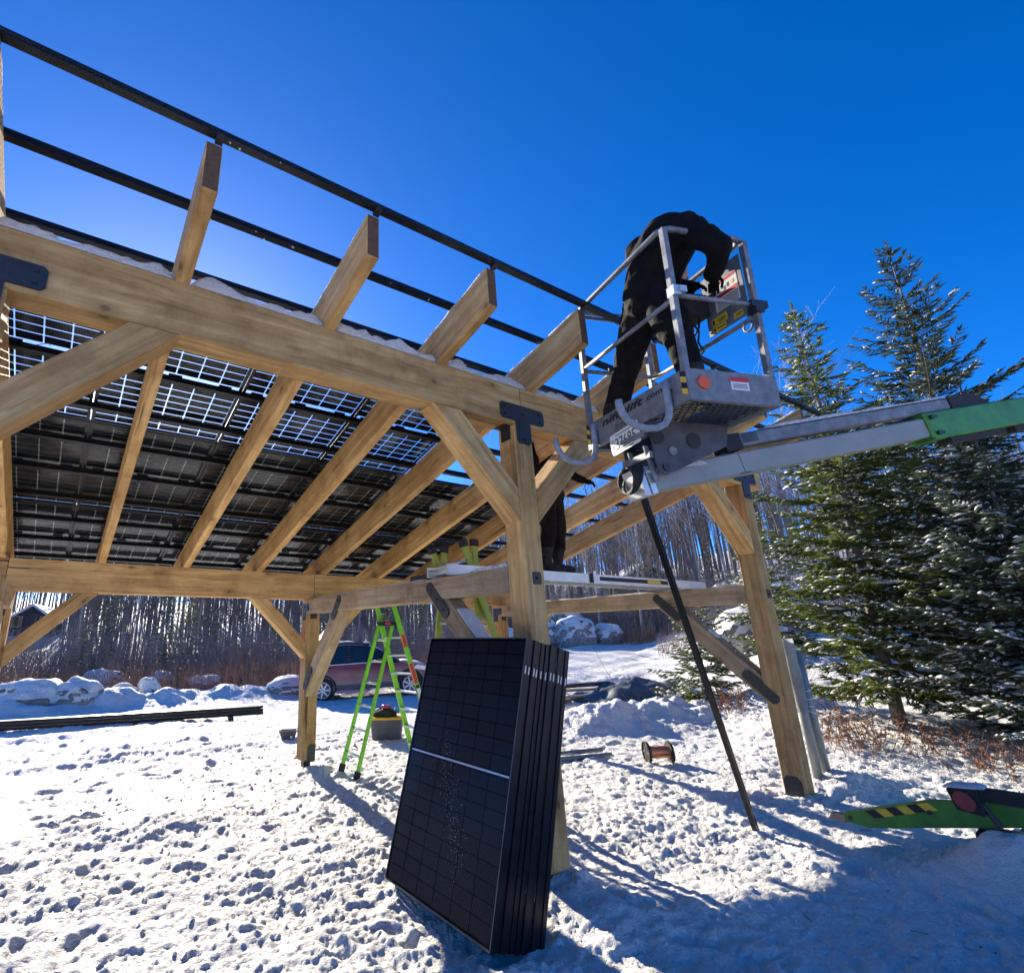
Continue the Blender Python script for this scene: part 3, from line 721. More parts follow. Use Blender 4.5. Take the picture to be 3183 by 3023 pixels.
for k in range(3):
    for row, (y, zt, zb_) in enumerate([(0, ZF - .002, (.05, .165, .07)[k]), (DB, ZB + 0.0 - .002, .115)]):
        x = k * LB
        po = timber('post', (x, y, zb_), (x, y, zt), W2 - .002, W2 - .002, cp, 'wood', (0, 1, 0), bev=.008)
        posts[(k, row)] = po
        # steel base shoe
        gzv = gd(x, y) - .1
        MB().box(x - .05, x + .05, y - .05, y + .05, gzv, zb_ + .01).build('base_shoe', M['black_steel'], po)
        if row == 1 or k == 0:
            plate_poly('base_plate', [(-.02, zb_ - .02), (.09, zb_ - .02), (.09, zb_ + .17), (.07, zb_ + .20), (.0, zb_ + .20), (-.02, zb_ + .17)], po, Matrix.Translation((x, y - PA - .001, 0)))
        if row == 0 and k == 2:
            plate_poly('base_plate', [(-.085, zb_ - .02), (.085, zb_ - .02), (.085, zb_ + .15), (.05, zb_ + .20), (-.05, zb_ + .20), (-.085, zb_ + .15)], po, Matrix.Translation((x - PA - .001, y, 0)) @ Matrix.Rotation(-math.pi / 2, 4, 'Z'))
        if row == 0:
            plate_poly('tie_plate', rrect(-.045, .045, 2.13, 2.23, .008), po, Matrix.Translation((x + .01, y - PA - .001, 0)), bolts=[(0, 2.18)])
            # T plate across beam and post
            T = [(-.24, ZF + .03), (-.085, ZF + .03), (-.085, ZF - .15), (-.06, ZF - .175), (.06, ZF - .175), (.085, ZF - .15), (.085, ZF + .03), (.24, ZF + .03), (.262, ZF + .055), (.262, ZF + .155), (.24, ZF + .18), (-.24, ZF + .18), (-.262, ZF + .155), (-.262, ZF + .055)]
            plate_poly('tee_plate', T, po, Matrix.Translation((x, y - PA - .0045, 0)), th=.008, bolts=[(-.21, ZF + .07), (-.21, ZF + .14), (.21, ZF + .07), (.21, ZF + .14), (0, ZF - .13), (0, ZF + .1)])
            # angle bracket on the inner side under the beam
            if k < 2: MB().box(x - PA - .075, x - PA + .01, y - .05, y + .06, ZF - .012, ZF - .002).box(x - PA - .008, x - PA - .001, y - .05, y + .06, ZF - .13, ZF - .004).build('angle_bracket', M['black_steel'], po)
        else:
            plate_poly('corner_plate', [(-.06, ZB - .30), (.06, ZB - .30), (.06, ZB - .17), (.16, ZB - .17), (.16, ZB - .06), (-.06, ZB - .06)], po, Matrix.Translation((x - PA - .001, y, 0)) @ Matrix.Rotation(-math.pi / 2, 4, 'Z'), bolts=[(0, ZB - .26), (0, ZB - .1), (.12, ZB - .11)])
            MB().box(x - .05, x + .05, y - PA - .05, y - PA - .001, ZB - HT - .012, ZB - HT - .002).box(x - .05, x + .05, y - PA - .008, y - PA - .001, ZB - HT - .07, ZB - HT - .003).build('angle_bracket', M['black_steel'], po)
# beams: two lengths each, meeting over the middle bent
for (y, z0_, z1_) in ((0, ZF, ZFT), (DB, ZB, ZBT)):
    h = z1_ - z0_
    for (x0, x1) in ((-.38, -.012), (-.008, LB - .002), (LB + .002, 2 * LB + .42)):
        timber('beam', (x0, y, z0_ + h / 2), (x1, y, z0_ + h / 2), W2, h, cp, 'wood')
for k in range(3):
    x = k * LB
    timber('tie_beam', (x, PA, ZB - HT / 2), (x, DB - PA, ZB - HT / 2), W2 - .006, HT, cp, 'wood_grey')
# braces
def brace(p0, p1, c0, c1, up, mat='wood', w_=.19, h_=.2): return timber('brace', p0, p1, w_, h_, cp, mat, up, c0, c1)
ZT, ZBm = ZF - .001, 2.785
for x, sides in ((0, (1,)), (LB, (-1, 1)), (2 * LB, (-1,))):
    for s in sides: brace((x + s * (PA + .72), 0, ZT), (x + s * (PA + .001), 0, ZBm), (0, 0, 1), (1, 0, 0), (0, 1, 0), w_=.2, h_=.196)
for x, sides in ((0, (1,)), (LB, (-1, 1)), (2 * LB, (-1,))):
    for s in sides: brace((x + s * (PA + .73), DB, ZB - .001), (x + s * (PA + .001), DB, ZB - .72), (0, 0, 1), (1, 0, 0), (0, 1, 0), w_=.17, h_=.19)
for k in range(3):
    x = k * LB
    m_ = 'wood_grey'
    zb1 = ZB - HT - .001
    b1 = brace((x, 1.10, zb1), (x, PA + .001, 1.13), (0, 0, 1), (0, 1, 0), (1, 0, 0), m_, .2, .175)
    b2 = brace((x, 3.42, zb1), (x, DB - PA - .001, 1.08), (0, 0, 1), (0, 1, 0), (1, 0, 0), m_, .2, .175)
    for (bb, q0, q1) in ((b1, (1.27, 2.24), (.95, 1.92)), (b1, (.29, 1.31), (-.02, 1.0)), (b2, (3.28, 2.26), (3.52, 1.98)), (b2, (4.18, 1.34), (4.40, 1.04))):
        d = V((q1[0] - q0[0], q1[1] - q0[1])); L_ = d.length; d.normalize(); n_ = V((-d.y, d.x)); hw = .055; c = .03
        poly = [V(q0) + d * a + n_ * b for a, b in ((c, -hw), (L_ - c, -hw), (L_, -hw + c), (L_, hw - c), (L_ - c, hw), (c, hw), (0, hw - c), (0, -hw + c))]
        mb = MB(); mb.prism([(p.x, p.y) for p in poly], 0, x - .1105, x - .1045); mb.build('brace_plate', M['black_steel'], bb)
        for tt in (.2, .5, .8):
            p = V(q0) + d * (L_ * tt); MB().tube([(x - .1108, p.x, p.y), (x - .120, p.x, p.y)], .011, 6).build('bolt', M['black_steel'], bb)
# rafters with snow on their backs
def snow_strip(pts_l, pts_r, th, parent, name='snow_cap', seed=0, lo=.12):
    """pts_l/pts_r edges of a strip (lists of V); domed snow with ragged edges"""
    g = np.random.default_rng(seed); n = len(pts_l); mb = MB(); prof = [(0, .0), (.0, .78), (.10, 1), (.5, 1.1), (.90, 1), (1, .78), (1, 0)]
    vs = []
    for i in range(n):
        t_ = th * max(lo, 1 + 1.3 * float(fbm(np.array(i * .33 + seed), np.array(seed * 1.7), 3))) * (.3 if i in (0, n - 1) else 1)
        for (u, h) in prof:
            p = pts_l[i].lerp(pts_r[i], u); vs.append(p + V((0, 0, h * t_ + .001)) + V((g.uniform(-.004, .004), g.uniform(-.004, .004), g.uniform(-.004, .004)) if 0 < h else (0, 0, 0)))
    m_ = len(prof); fs = [(i * m_ + j, (i + 1) * m_ + j, (i + 1) * m_ + j + 1, i * m_ + j + 1) for i in range(n - 1) for j in range(m_ - 1)]
    fs += [tuple(range(m_)), tuple((n - 1) * m_ + j for j in reversed(range(m_)))]
    mb.add(vs, fs); return mb.build(name, M['snow'], parent, smooth=True)
for k in range(9):
    x = XO + k * SP
    ye = 5.25
    zc = RHV / 2
    r_ = timber('rafter', (x, -OV, raf_z(-OV) + zc), (x, ye, raf_z(ye) + zc), RW, RHV / KS, cp, 'wood', (0, 0, 1), (0, 1, 0), (0, 1, 0), bev=.004)
    if k > 0 or True:
        ys = np.linspace(-OV + .01, 1.0, 24)
        snow_strip([V((x - RW / 2 + .004, y, raf_z(y) + RHV)) for y in ys], [V((x + RW / 2 - .006, y, raf_z(y) + RHV)) for y in ys], .024, r_, seed=k + 3)
# snow on the front beam between rafters, on ties and braces
for k in range(8):
    x0 = XO + k * SP + RW / 2 + .004; x1 = XO + (k + 1) * SP - RW / 2 - .004
    xs = np.linspace(x0, x1, 22)
    snow_strip([V((x, -PA + .003, ZFT)) for x in xs], [V((x, PA - .02, ZFT)) for x in xs], .068, cp, seed=40 + k, lo=.55)
for k, (a_, b_) in ((1, (.12, .62)), (2, (.12, .5)), (1, (1.3, 4.2)), (2, (1.3, 4.2))):
    ys = np.linspace(a_, b_, 20); x = k * LB
    snow_strip([V((x - .085, y, ZB)) for y in ys], [V((x + .09, y, ZB)) for y in ys], .03 if a_ < 1 else .012, cp, seed=60 + k)
for k in (1, 2):
    ys = np.linspace(.16, .86, 16); x = k * LB
    dz = .175 / 2 / math.cos(math.atan(.955)) + .001
    zz_ = lambda y: zb_line(y) + dz
    zb_line = lambda y: 1.13 + (y - PA) * (ZB - HT - 1.13) / (1.10 - PA)
    snow_strip([V((x - .08, y, zz_(y))) for y in ys], [V((x + .09, y, zz_(y))) for y in ys], .035 if k == 1 else .01, cp, seed=70 + k)
# mounting rails
RAILS = [-.69, -.21, .285, .855, 1.43, 2.005, 2.59, 3.165, 3.74, 4.33, 4.905, 5.47]
RB = .022; RT = .078
tilt = Matrix.Rotation(math.atan(SL), 4, 'X')
for i, s in enumerate(RAILS):
    c = on_slope(0, s, 0); Mw = Matrix.Translation(c) @ tilt
    mb = MB()
    x0, x1 = -.80, 8.45
    mb.prism([(-.021, RB), (.021, RB), (.021, RB + .018), (.014, RB + .022), (.014, RT - .024), (.021, RT - .02), (.021, RT), (.007, RT), (.007, RT - .012), (-.007, RT - .012), (-.007, RT), (-.021, RT), (-.021, RT - .02), (-.014, RT - .024), (-.014, RB + .022), (-.021, RB + .018)], 0, x0, x1)
    ra = mb.build('mounting_rail', M['rail'], cp, Mw)
    if i < 3:
        for k in range(9):
            xx = XO + k * SP + .018
            MB().box(xx - .02, xx + .02, -.03, .03, .0, RB + .004).box(xx - .02, xx + .02, .0215, .027, .002, .06).build('rail_foot', M['black_steel'], ra, Mw)
def snow_bits():
    g = random.Random(4); mb = MB()
    for i in range(46):
        s = RAILS[g.choice([0, 1, 1, 1, 2, 2])]; x = g.choice([.95, 1.15, 1.4, 2.2, 2.6, 3.3, 5.2, 6]) + g.gauss(0, .12); p = on_slope(x, s + g.uniform(-.02, .02), g.choice([RT + .002, RB - .002]))
        q = g.uniform(.004, .011)
        mb.add([p + V(d) * q for d in ((1, 0, 0), (-1, 0, 0), (0, 1, 0), (0, -1, 0), (0, 0, 1), (0, 0, -1))], [(0, 2, 4), (2, 1, 4), (1, 3, 4), (3, 0, 4), (2, 0, 5), (1, 2, 5), (3, 1, 5), (0, 3, 5)])
    o = mb.build('snow_crumbs', M['snow'], cp); o['kind'] = 'stuff'
snow_bits()

# ------------------------------------------------------------------ solar panels
PWD, PLN, PTH = 1.134, 1.722, .034
cw, ch = .1745, .0825
cc = .006
cell_me = MB().prism([(-cw / 2 + cc, -ch / 2), (cw / 2 - cc, -ch / 2), (cw / 2, -ch / 2 + cc), (cw / 2, ch / 2 - cc), (cw / 2 - cc, ch / 2), (-cw / 2 + cc, ch / 2), (-cw / 2, ch / 2 - cc), (-cw / 2, -ch / 2 + cc)], 2, 0, .0008)
cell_me = mesh('solar_cell', cell_me.v, cell_me.f, M['cell'])
fr = MB()
fw, lip = .011, .028
for (x0, x1, y0, y1) in ((0, PWD, 0, fw), (0, PWD, PLN - fw, PLN), (0, fw, fw, PLN - fw), (PWD - fw, PWD, fw, PLN - fw)): fr.box(x0, x1, y0, y1, 0, PTH)
for (x0, x1, y0, y1) in ((fw, PWD - fw, fw, lip), (fw, PWD - fw, PLN - lip, PLN - fw), (fw, lip, lip, PLN - lip), (PWD - lip, PWD - fw, lip, PLN - lip)): fr.box(x0, x1, y0, y1, 0, .002)
frame_me = mesh('frame', fr.v, fr.f, M['rail'])
gl = MB().box(fw + .0005, PWD - fw - .0005, fw + .0005, PLN - fw - .0005, PTH - .008, PTH - .003)
glass_me = mesh('glass', gl.v, gl.f, M['glass'])
jb = MB().box(-.055, .055, PLN / 2 - .011, PLN / 2 + .011, PTH - .024, PTH - .0085)
jb_me = mesh('junction_box', jb.v, jb.f, M['black_rubber'])
px_, py_ = .1835, .0915
cells = []
for i in range(6):
    for j in range(18):
        cells.append((PWD / 2 + (i - 2.5) * px_, PLN / 2 + (j - 8.5) * py_ + (.016 if j > 8 else -.016)))
glass_f = mesh('glass', gl.v, gl.f, M['glass_front'])
def panel(Mw, label, group=None, with_cells=True, name='solar_panel', jbx=True):
    o = bpy.data.objects.new(name, None); o.empty_display_size = .1; place(o, None, Mw); tag(o, label, 'solar panel', group)
    ob('frame', frame_me, o, Mw); g_ = ob('glass', glass_me if jbx else glass_f, o, Mw)
    if with_cells:
        for (x, y) in cells: ob('solar_cell', cell_me, o, Mw @ Matrix.Translation((x, y, PTH - .0061)))
    if jbx:
        for xx in (.14, .567, .99): ob('junction_box', jb_me, o, Mw @ Matrix.Translation((xx, 0, 0)))
    return o
PIT = 1.142
rows = [(.562, 4), (2.297, 6), (4.032, 7)]
ords = ['leftmost', 'second from left', 'third from left', 'fourth from left', 'fifth from left', 'sixth from left', 'seventh from left']
rown = ['the upper roof row', 'the middle roof row', 'the lowest roof row']
gcab = random.Random(12)
for ri, (s0, nc) in enumerate(rows):
    for c in range(nc):
        Mw = Matrix.Translation(on_slope(-.580 + c * PIT + .004, s0, RT + .001)) @ tilt
        # local Y must run down the slope
        p = panel(Mw, 'solar panel seen from below, %s in %s' % (ords[c], rown[ri]), 'solar panels mounted on the roof')
        for q in range(2):                                         # loose leads hanging from the junction boxes
            x0 = gcab.uniform(.15, 1.0); n_ = 14; pts = []
            dx = gcab.uniform(.10, .3); dr = gcab.uniform(.03, .10); y0 = PLN / 2 + gcab.uniform(-.05, .05)
            for i in range(n_):
                t = i / (n_ - 1); pts.append((x0 + dx * t + .03 * math.sin(t * 9 + q), y0 + .07 * math.sin(t * 6.3 + c), .004 - dr * math.sin(t * math.pi) * (1 + .4 * math.sin(t * 11))))
            MB().tube(pts, .0032, 5).build('cable', M['black_rubber'], p, Mw)
# snow lying on the two lower rows
def panel_snow():
    for (s0, s1, x1, sd) in ((2.30, 4.02, -.580 + 6 * PIT - .02, 3), (4.04, 5.74, -.580 + 7 * PIT - .02, 9)):
        nx, ny = 90, 26; x0 = -.57
        xs = np.linspace(x0, x1, nx); ss = np.linspace(s0 + .01, s1 - .01, ny); mb = MB(); vs = []
        for lay in (0, 1):
            for i, x in enumerate(xs):
                for j, s in enumerate(ss):
                    ed = min(i, nx - 1 - i, j, ny - 1 - j)
                    h = .004 if lay == 0 else .004 + (.05 * min(1, ed / 2) * (1 + .7 * float(fbm(np.array(x * 1.5 + sd), np.array(s * 1.5), 3))))
                    vs.append(on_slope(x, s, RT + PTH + h))
        fs = []
        for i in range(nx - 1):
            for j in range(ny - 1):
                q = (i * ny + j, (i + 1) * ny + j, (i + 1) * ny + j + 1, i * ny + j + 1); N = nx * ny
                fs.append(tuple(reversed(q))); fs.append(tuple(N + k for k in q))
        mb.add(vs, fs); o = mb.build('snow_sheet', M['snow_thin'], None, smooth=True)
        tag(o, 'snow sheet lying on top of the %s row of roof panels' % ('middle' if sd == 3 else 'lowest'), 'snow', None, 'stuff')
panel_snow()
# stack of spare panels leaning on the near post
b0 = V((2.865, .71, .07)); lean = math.atan2(.465, 1.63)
xa = V((0, -1, 0)); ya = V((math.sin(lean), 0, math.cos(lean))); za = xa.cross(ya)   # za = outward face normal (-X)
if za.x > 0: za = -za
NP = 11
sh = [0, .004, -.006, .006, .0, -.008, -.018, -.012, -.022, -.014, -.02]
for i in range(NP):
    org = b0 - za * (PTH + .0025) * i - za * (.0) + V((0, sh[i] - (.0 if i < 5 else .0), 0)) + ya * (.0 if i < 6 else .008)
    Mw = Matrix((xa, ya, za)).transposed().to_4x4()
    if Mw.to_3x3().determinant() < 0: Mw = Matrix((-xa, ya, za)).transposed().to_4x4(); org = org + xa * PWD
    Mw.translation = org - za * PTH
    lab = 'front black solar panel of the stack leaning on the near post' if i == 0 else 'rearmost black solar panel of the leaning stack, touching the near post' if i == NP - 1 else 'black solar panel edge in the leaning stack, %s from the front' % ['', 'second', 'third', 'fourth', 'fifth', 'sixth', 'seventh', 'eighth', 'ninth', 'tenth'][i]
    p = panel(Mw, lab, 'spare solar panels leaning in a stack', i == 0, jbx=False)
    if i == 0:
        MB().box(.02, PWD - .02, .02, PLN - .02, PTH - .010, PTH - .0085).build('backsheet', M['backsheet'], p, Mw)
        MB().box(.02, PWD - .02, PLN / 2 - .0075, PLN / 2 + .0045, PTH - .0083, PTH - .0078).build('busbar_strip', M['alu'], p, Mw)
        for (x0, x1, y0, y1) in ((0, PWD, PLN - .0035, PLN), (0, .003, 0, PLN - .0036), (PWD - .003, PWD, 0, PLN - .0036), (.0031, PWD - .0031, 0, .003)):
            MB().box(x0, x1, y0, y1, PTH + .0003, PTH + .0012).build('edge_highlight', M['galv'], p, Mw)  # edge reflection put into paler strips laid along the black frame
        # frost specks on the glass
        g = random.Random(2); mb = MB()
        for k in range(420):
            t = g.random(); x = .42 + .34 * t + g.gauss(0, .05); y = .95 - .62 * t + g.gauss(0, .07)
            if not (.05 < x < PWD - .05 and .05 < y < PLN / 2 + .25): continue
            q = g.uniform(.0006, .0021); mb.add([(x - q, y, PTH - .0028), (x, y - q, PTH - .0028), (x + q, y, PTH - .0028), (x, y + q, PTH - .0028), (x, y, PTH - .0028 + q)], [(0, 1, 4), (1, 2, 4), (2, 3, 4), (3, 0, 4)])
        f = mb.build('frost_specks', M['snow'], p, Mw); f['kind'] = 'stuff'
    # small pale slots in the side rail
    sx = PWD + .0004 if Mw.to_3x3().col[0].y < 0 else -.0004
    MB().box(min(sx, sx + .0006), max(sx, sx + .0006), PLN - .235, PLN - .185, .010, .020).build('drain_slot', M['alu'], p, Mw)
g = random.Random(9)
# ------------------------------------------------------------------ boom lift
BP = V((3.7618, -1.5718, 3.1845)); BE1 = V((.94396, -.32974, .01431)); BE2 = V((.32880, .94329, .04580)); BE3 = BE1.cross(BE2)
MBK = Matrix((BE1, BE2, BE3)).transposed().to_4x4(); MBK.translation = BP
BW, BLN, BTO, BTOP, BMID = .70, 1.12, .178, 1.25, .695
lift = thing('boom_lift', 'trailer mounted boom lift with galvanised basket and green and grey boom', 'boom lift', (7.6, -2.6, 0))
# basket: floor frame is the part, the rest hang on it
mb = MB(); e = .04
mb.box(0, e, 0, BLN, -.03, .004).box(BW - e, BW, 0, BLN, -.03, .004).box(e, BW - e, 0, e, -.03, .004).box(e, BW - e, BLN - e, BLN, -.03, .004)
mb.box(e, BW - e, .43, .46, -.05, -.014)
basket = mb.build('basket', M['galv'], lift, MBK)
def bpart(mb, name, mat, smooth=False): return mb.build(name, M[mat], basket, MBK, smooth)
# expanded metal floor
mb = MB(); st = .052; t = .0055
n_ = int((BW + BLN) / st) + 2
for k in range(-n_, n_):
    for sg in (1, -1):
        # line y = sg*1.7*(x) + k*st clipped to floor rect
        pts = []
        c0 = k * st * 1.7
        for x in (e, BW - e):
            y = sg * 1.7 * x + c0
            pts.append((x, y))
        (xa_, ya_), (xb_, yb_) = pts
        lo, hi = e, BLN - e
        def clip(xa_, ya_, xb_, yb_):
            t0, t1 = 0.0, 1.0; dy = yb_ - ya_
            for lim, s in ((lo, 1), (hi, -1)):
                d0 = s * (ya_ - lim); d1 = s * (yb_ - lim)
                if d0 < 0 and d1 < 0: return None
                if d0 < 0: t0 = max(t0, d0 / (d0 - d1))
                elif d1 < 0: t1 = min(t1, d0 / (d0 - d1))
            if t0 >= t1: return None
            return (xa_ + (xb_ - xa_) * t0, ya_ + dy * t0, xa_ + (xb_ - xa_) * t1, ya_ + dy * t1)
        r_ = clip(xa_, ya_, xb_, yb_)
        if not r_: continue
        x0, y0, x1, y1 = r_; d = V((x1 - x0, y1 - y0, 0)).normalized(); s_ = V((-d.y, d.x, 0)) * t
        z0, z1 = (-.012, -.006) if sg > 0 else (-.0055, .0005)
        a_, b_ = V((x0, y0, 0)), V((x1, y1, 0))
        vs = [a_ - s_, a_ + s_, b_ + s_, b_ - s_]
        mb.add([(v.x, v.y, z0) for v in vs] + [(v.x, v.y, z1) for v in vs], [(3, 2, 1, 0), (4, 5, 6, 7), (0, 1, 5, 4), (1, 2, 6, 5), (2, 3, 7, 6), (3, 0, 4, 7)])
gr = bpart(mb, 'floor_mesh', 'galv_dark'); gr['kind'] = 'stuff'
for (nm, a_) in (('toe_board', (-.004, 0, 0, BLN, -.035, BTO)), ('toe_board', (BW, BW + .004, 0, BLN, -.035, BTO)), ('toe_board', (.0002, BW - .0002, -.004, 0, -.035, BTO)), ('toe_board', (.0002, BW - .0002, BLN, BLN + .004, -.035, BTO))):
    bpart(MB().box(*a_), nm, 'galv')
for (x, y) in ((.02, .02), (.02, BLN - .02), (BW - .02, .02), (BW - .02, BLN - .02)):
    bpart(MB().box(x - .019, x + .019, y - .019, y + .019, .005, BTOP - .01), 'corner_post', 'galv')
def rrail(z, r, x0, x1, y0, y1, rad, close):
    pts = []
    for (cx, cy_, a0) in ((x1 - rad, y0 + rad, -90), (x1 - rad, y1 - rad, 0), (x0 + rad, y1 - rad, 90), (x0 + rad, y0 + rad, 180)):
        for i in range(6): a_ = R(a0 + 18 * i); pts.append((cx + rad * math.cos(a_), cy_ + rad * math.sin(a_), z))
    return pts
bpart(MB().tube(rrail(BTOP, .021, .02, BW - .02, .02, BLN - .02, .07, True), .021, 10, closed=True), 'top_rail', 'galv', True)
bpart(MB().tube([(.02, .04, BMID), (.02, BLN - .04, BMID)], .017, 8), 'mid_rail', 'galv', True)
bpart(MB().tube([(.04, .02, BMID + .03), (BW - .04, .02, BMID + .03)], .017, 8), 'mid_rail', 'galv', True)
bpart(MB().tube([(BW - .02, .04, .645), (BW - .02, BLN - .04, .645)], .017, 8), 'mid_rail', 'galv', True)
bpart(MB().tube([(.04, BLN - .02, BMID - .02), (BW - .04, BLN - .02, BMID - .02)], .017, 8), 'mid_rail', 'galv', True)
bpart(MB().tube([(.04, BLN - .05, BTOP - .07), (BW - .04, BLN - .05, BTOP - .07)], .015, 8), 'gate_bar', 'galv', True)
bpart(MB().box(.0, .055, -.015, .05, BMID + .015, BMID + .085).box(.04, .09, -.03, .03, BMID + .03, BMID + .075), 'rail_clamp', 'alu')
bpart(MB().box(BW - .075, BW + .06, -.01, .03, .70, .75).box(BW - .06, BW + .01, -.02, .05, .655, .70), 'rail_clamp', 'black_steel')
# ring for a harness
bpart(MB().tube([(BW - .03 + .0, .09 + .035 * math.cos(a_ * .45), .60 + .035 * math.sin(a_ * .45)) for a_ in range(14)], .009, 6, closed=True), 'anchor_ring', 'galv', True)
# control board with stickers on the far side
CB = bpart(MB().box(BW - .045, BW - .038, .075, .40, .68, 1.16).box(BW - .047, BW - .037, .05, .075, .66, 1.16), 'control_board', 'galv')
def sticker(x, y0, y1, z0, z1, mat): return MB().box(x - .0012, x, y0, y1, z0, z1).build('sticker', M[mat], basket, MBK)
X_ = BW - .0455
sticker(X_, .09, .30, .83, 1.06, 'white_paint')
X2 = X_ - .0014
sticker(X2, .092, .298, 1.035, 1.058, 'red_paint'); sticker(X2, .092, .298, .925, .955, 'red_paint')
for k in range(5): sticker(X2, .10, .285, .838 + .016 * k, .844 + .016 * k, 'print')
for (y, z) in ((.13, .99), (.26, .985)): sticker(X2, y - .012, y + .012, z - .014, z + .014, 'yellow_paint')
for (y, z) in ((.17, .99), (.20, .98), (.225, 1.0)): sticker(X2, y - .008, y + .008, z - .016, z + .016, 'print')
sticker(X_, .22, .36, .74, .80, 'yellow_paint'); sticker(X_, .24, .36, .685, .73, 'yellow_paint'); sticker(X_, .09, .17, .70, .745, 'yellow_paint')
for (y0, y1, z) in ((.235, .31, .772), (.235, .30, .757), (.25, .32, .71), (.10, .15, .722)): sticker(X2, y0, y1, z - .004, z + .004, 'print')
sticker(X2, .335, .352, .75, .79, 'print'); sticker(X2, .335, .352, .692, .724, 'print')
# control console and hoses
bpart(MB().box(BW - .26, BW - .05, .36, .70, .84, 1.02).box(BW - .22, BW - .18, .42, .45, 1.02, 1.10).box(BW - .22, BW - .18, .50, .53, 1.02, 1.10).box(BW - .22, BW - .18, .58, .61, 1.02, 1.10), 'control_console', 'black_rubber')
gg = random.Random(6)
for k in range(7):
    y = .42 + .035 * k; pts = [(BW - .12 + gg.uniform(-.05, .05), y + gg.uniform(-.02, .02) * i, .85 - i * .09) for i in range(8)]
    bpart(MB().tube(pts, .008, 5), 'hose', 'black_rubber', True)
# reflector, stickers and hazard tape on the toe boards
bpart(MB().tube([(.117, -.0042, .085), (.117, -.016, .085)], .045, 20), 'reflector', 'orange')
MB().box(.33, .47, -.0055, -.0042, .055, .145).build('sticker', M['white_paint'], basket, MBK)
MB().box(.33, .47, -.0068, -.0056, .112, .145).build('sticker', M['red_paint'], basket, MBK)
for k in range(3): MB().box(.345, .455, -.0068, -.0056, .068 + k * .012, .073 + k * .012).build('sticker', M['print'], basket, MBK)
for (z, mt) in ((.02, 'yellow_paint'), (.06, 'print'), (.10, 'yellow_paint'), (.14, 'print')):
    bpart(MB().prism([(.0, z - .02), (.045, z), (.045, z + .036), (.0, z + .016)], 0, -.0056, -.0043), 'hazard_tape', mt)
    bpart(MB().prism([(BLN - .04, z - .01), (BLN, z + .01), (BLN, z + .046), (BLN - .04, z + .026)], 0, -.0056, -.0043), 'hazard_tape', mt)
for k in range(5): bpart(MB().box(.25 + k * .05, .30 + k * .05 - .0005, BLN - .042, BLN - .028, BMID - .002, BMID + .022), 'hazard_tape', 'yellow_paint' if k % 2 else 'print')
# lettering
Mt = MBK @ Matrix.Translation((-.0062, .905, .100)) @ Matrix(((0, 0, -1, 0), (-1, 0, 0, 0), (0, 1, 0, 0), (0, 0, 0, 1)))
text_mesh('lettering', 'niftylift', .078, M['print'], basket, Mt, bold=.0022, shear=.25, width=.50)
text_mesh('lettering', '.com', .062, M['print'], basket, Mt @ Matrix.Translation((.515, .004, 0)), bold=.0008, width=.175)
text_mesh('lettering', '5708', .055, M['galv_dark'], basket, Mt @ Matrix.Translation((.16, -.085, 0)), width=.20)
# registration plate
Mp = MBK @ Matrix.Translation((-.020, .80, -.185)) @ Matrix.Rotation(R(-4), 4, 'X') @ Matrix(((0, 0, -1, 0), (-1, 0, 0, 0), (0, 1, 0, 0), (0, 0, 0, 1)))
pp = MB(); pp.prism(rrect(0, .34, 0, .165, .012), 2, -.002, 0).build('registration_plate', M['white_paint'], basket, Mp)
text_mesh('plate_print', '37685', .125, M['plate_green'], basket, Mp @ Matrix.Translation((.062, .035, .0012)), bold=.001, width=.235)
text_mesh('plate_print', 'C', .038, M['plate_green'], basket, Mp @ Matrix.Translation((.018, .095, .0012)))
text_mesh('plate_print', 'E', .038, M['plate_green'], basket, Mp @ Matrix.Translation((.022, .05, .0012)))
for (x0, x1, y) in ((.07, .29, .143), (.10, .26, .015)): MB().box(x0, x1, y - .004, y + .004, .0006, .0016).build('plate_print', M['plate_green'], basket, Mp)
MB().box(.305, .33, .03, .055, .0006, .0016).build('plate_print', M['tool_blue'], basket, Mp)
# two padded carrying hooks on the outer side
for y in (.15, .985):
    pts = [(-.028, y, .145), (-.030, y, .06), (-.032, y - .005, -.03), (-.038, y, -.095), (-.062, y + .015, -.145), (-.11, y + .04, -.168), (-.165, y + .065, -.165), (-.215, y + .085, -.145), (-.265, y + .105, -.105), (-.295, y + .115, -.05), (-.308, y + .12, .0), (-.310, y + .12, .045)]
    bpart(MB().tube(pts, .024, 9), 'padded_hook', 'foam', True)
    bpart(MB().box(-.028, -.0045, y - .025, y + .025, .09, .165), 'hook_bracket', 'galv')
# bracket under the basket
for y in (.395, .70):
    poly = [(.0, -.036), (.66, -.036), (.62, -.19), (.15, -.40), (.09, -.425), (.03, -.40), (.015, -.34)]
    sp = MB().prism(poly, 1, y - .006, y + .006).build('support_plate', M['galv_dark'], lift, MBK)
    for (hx, hz, hr) in ((.05, -.155, .052), (.345, -.165, .058)):
        MB().tube([(hx, y - .0065, hz), (hx, y - .0125, hz)], hr, 20).build('lightening_hole', M['print'], sp, MBK)
    MB().tube([(.16, y - .0065, -.25), (.16, y - .014, -.25)], .032, 16).build('pivot_boss', M['galv'], sp, MBK)
    MB().tube([(.09, y - .0065, -.37), (.09, y - .016, -.37)], .028, 14).build('pivot_boss', M['black_steel'], sp, MBK)
MB().box(-.02, .03, .40, .695, -.30, -.255).box(-.03, .02, .42, .68, -.14, -.10).build('cross_bar', M['galv'], lift, MBK)
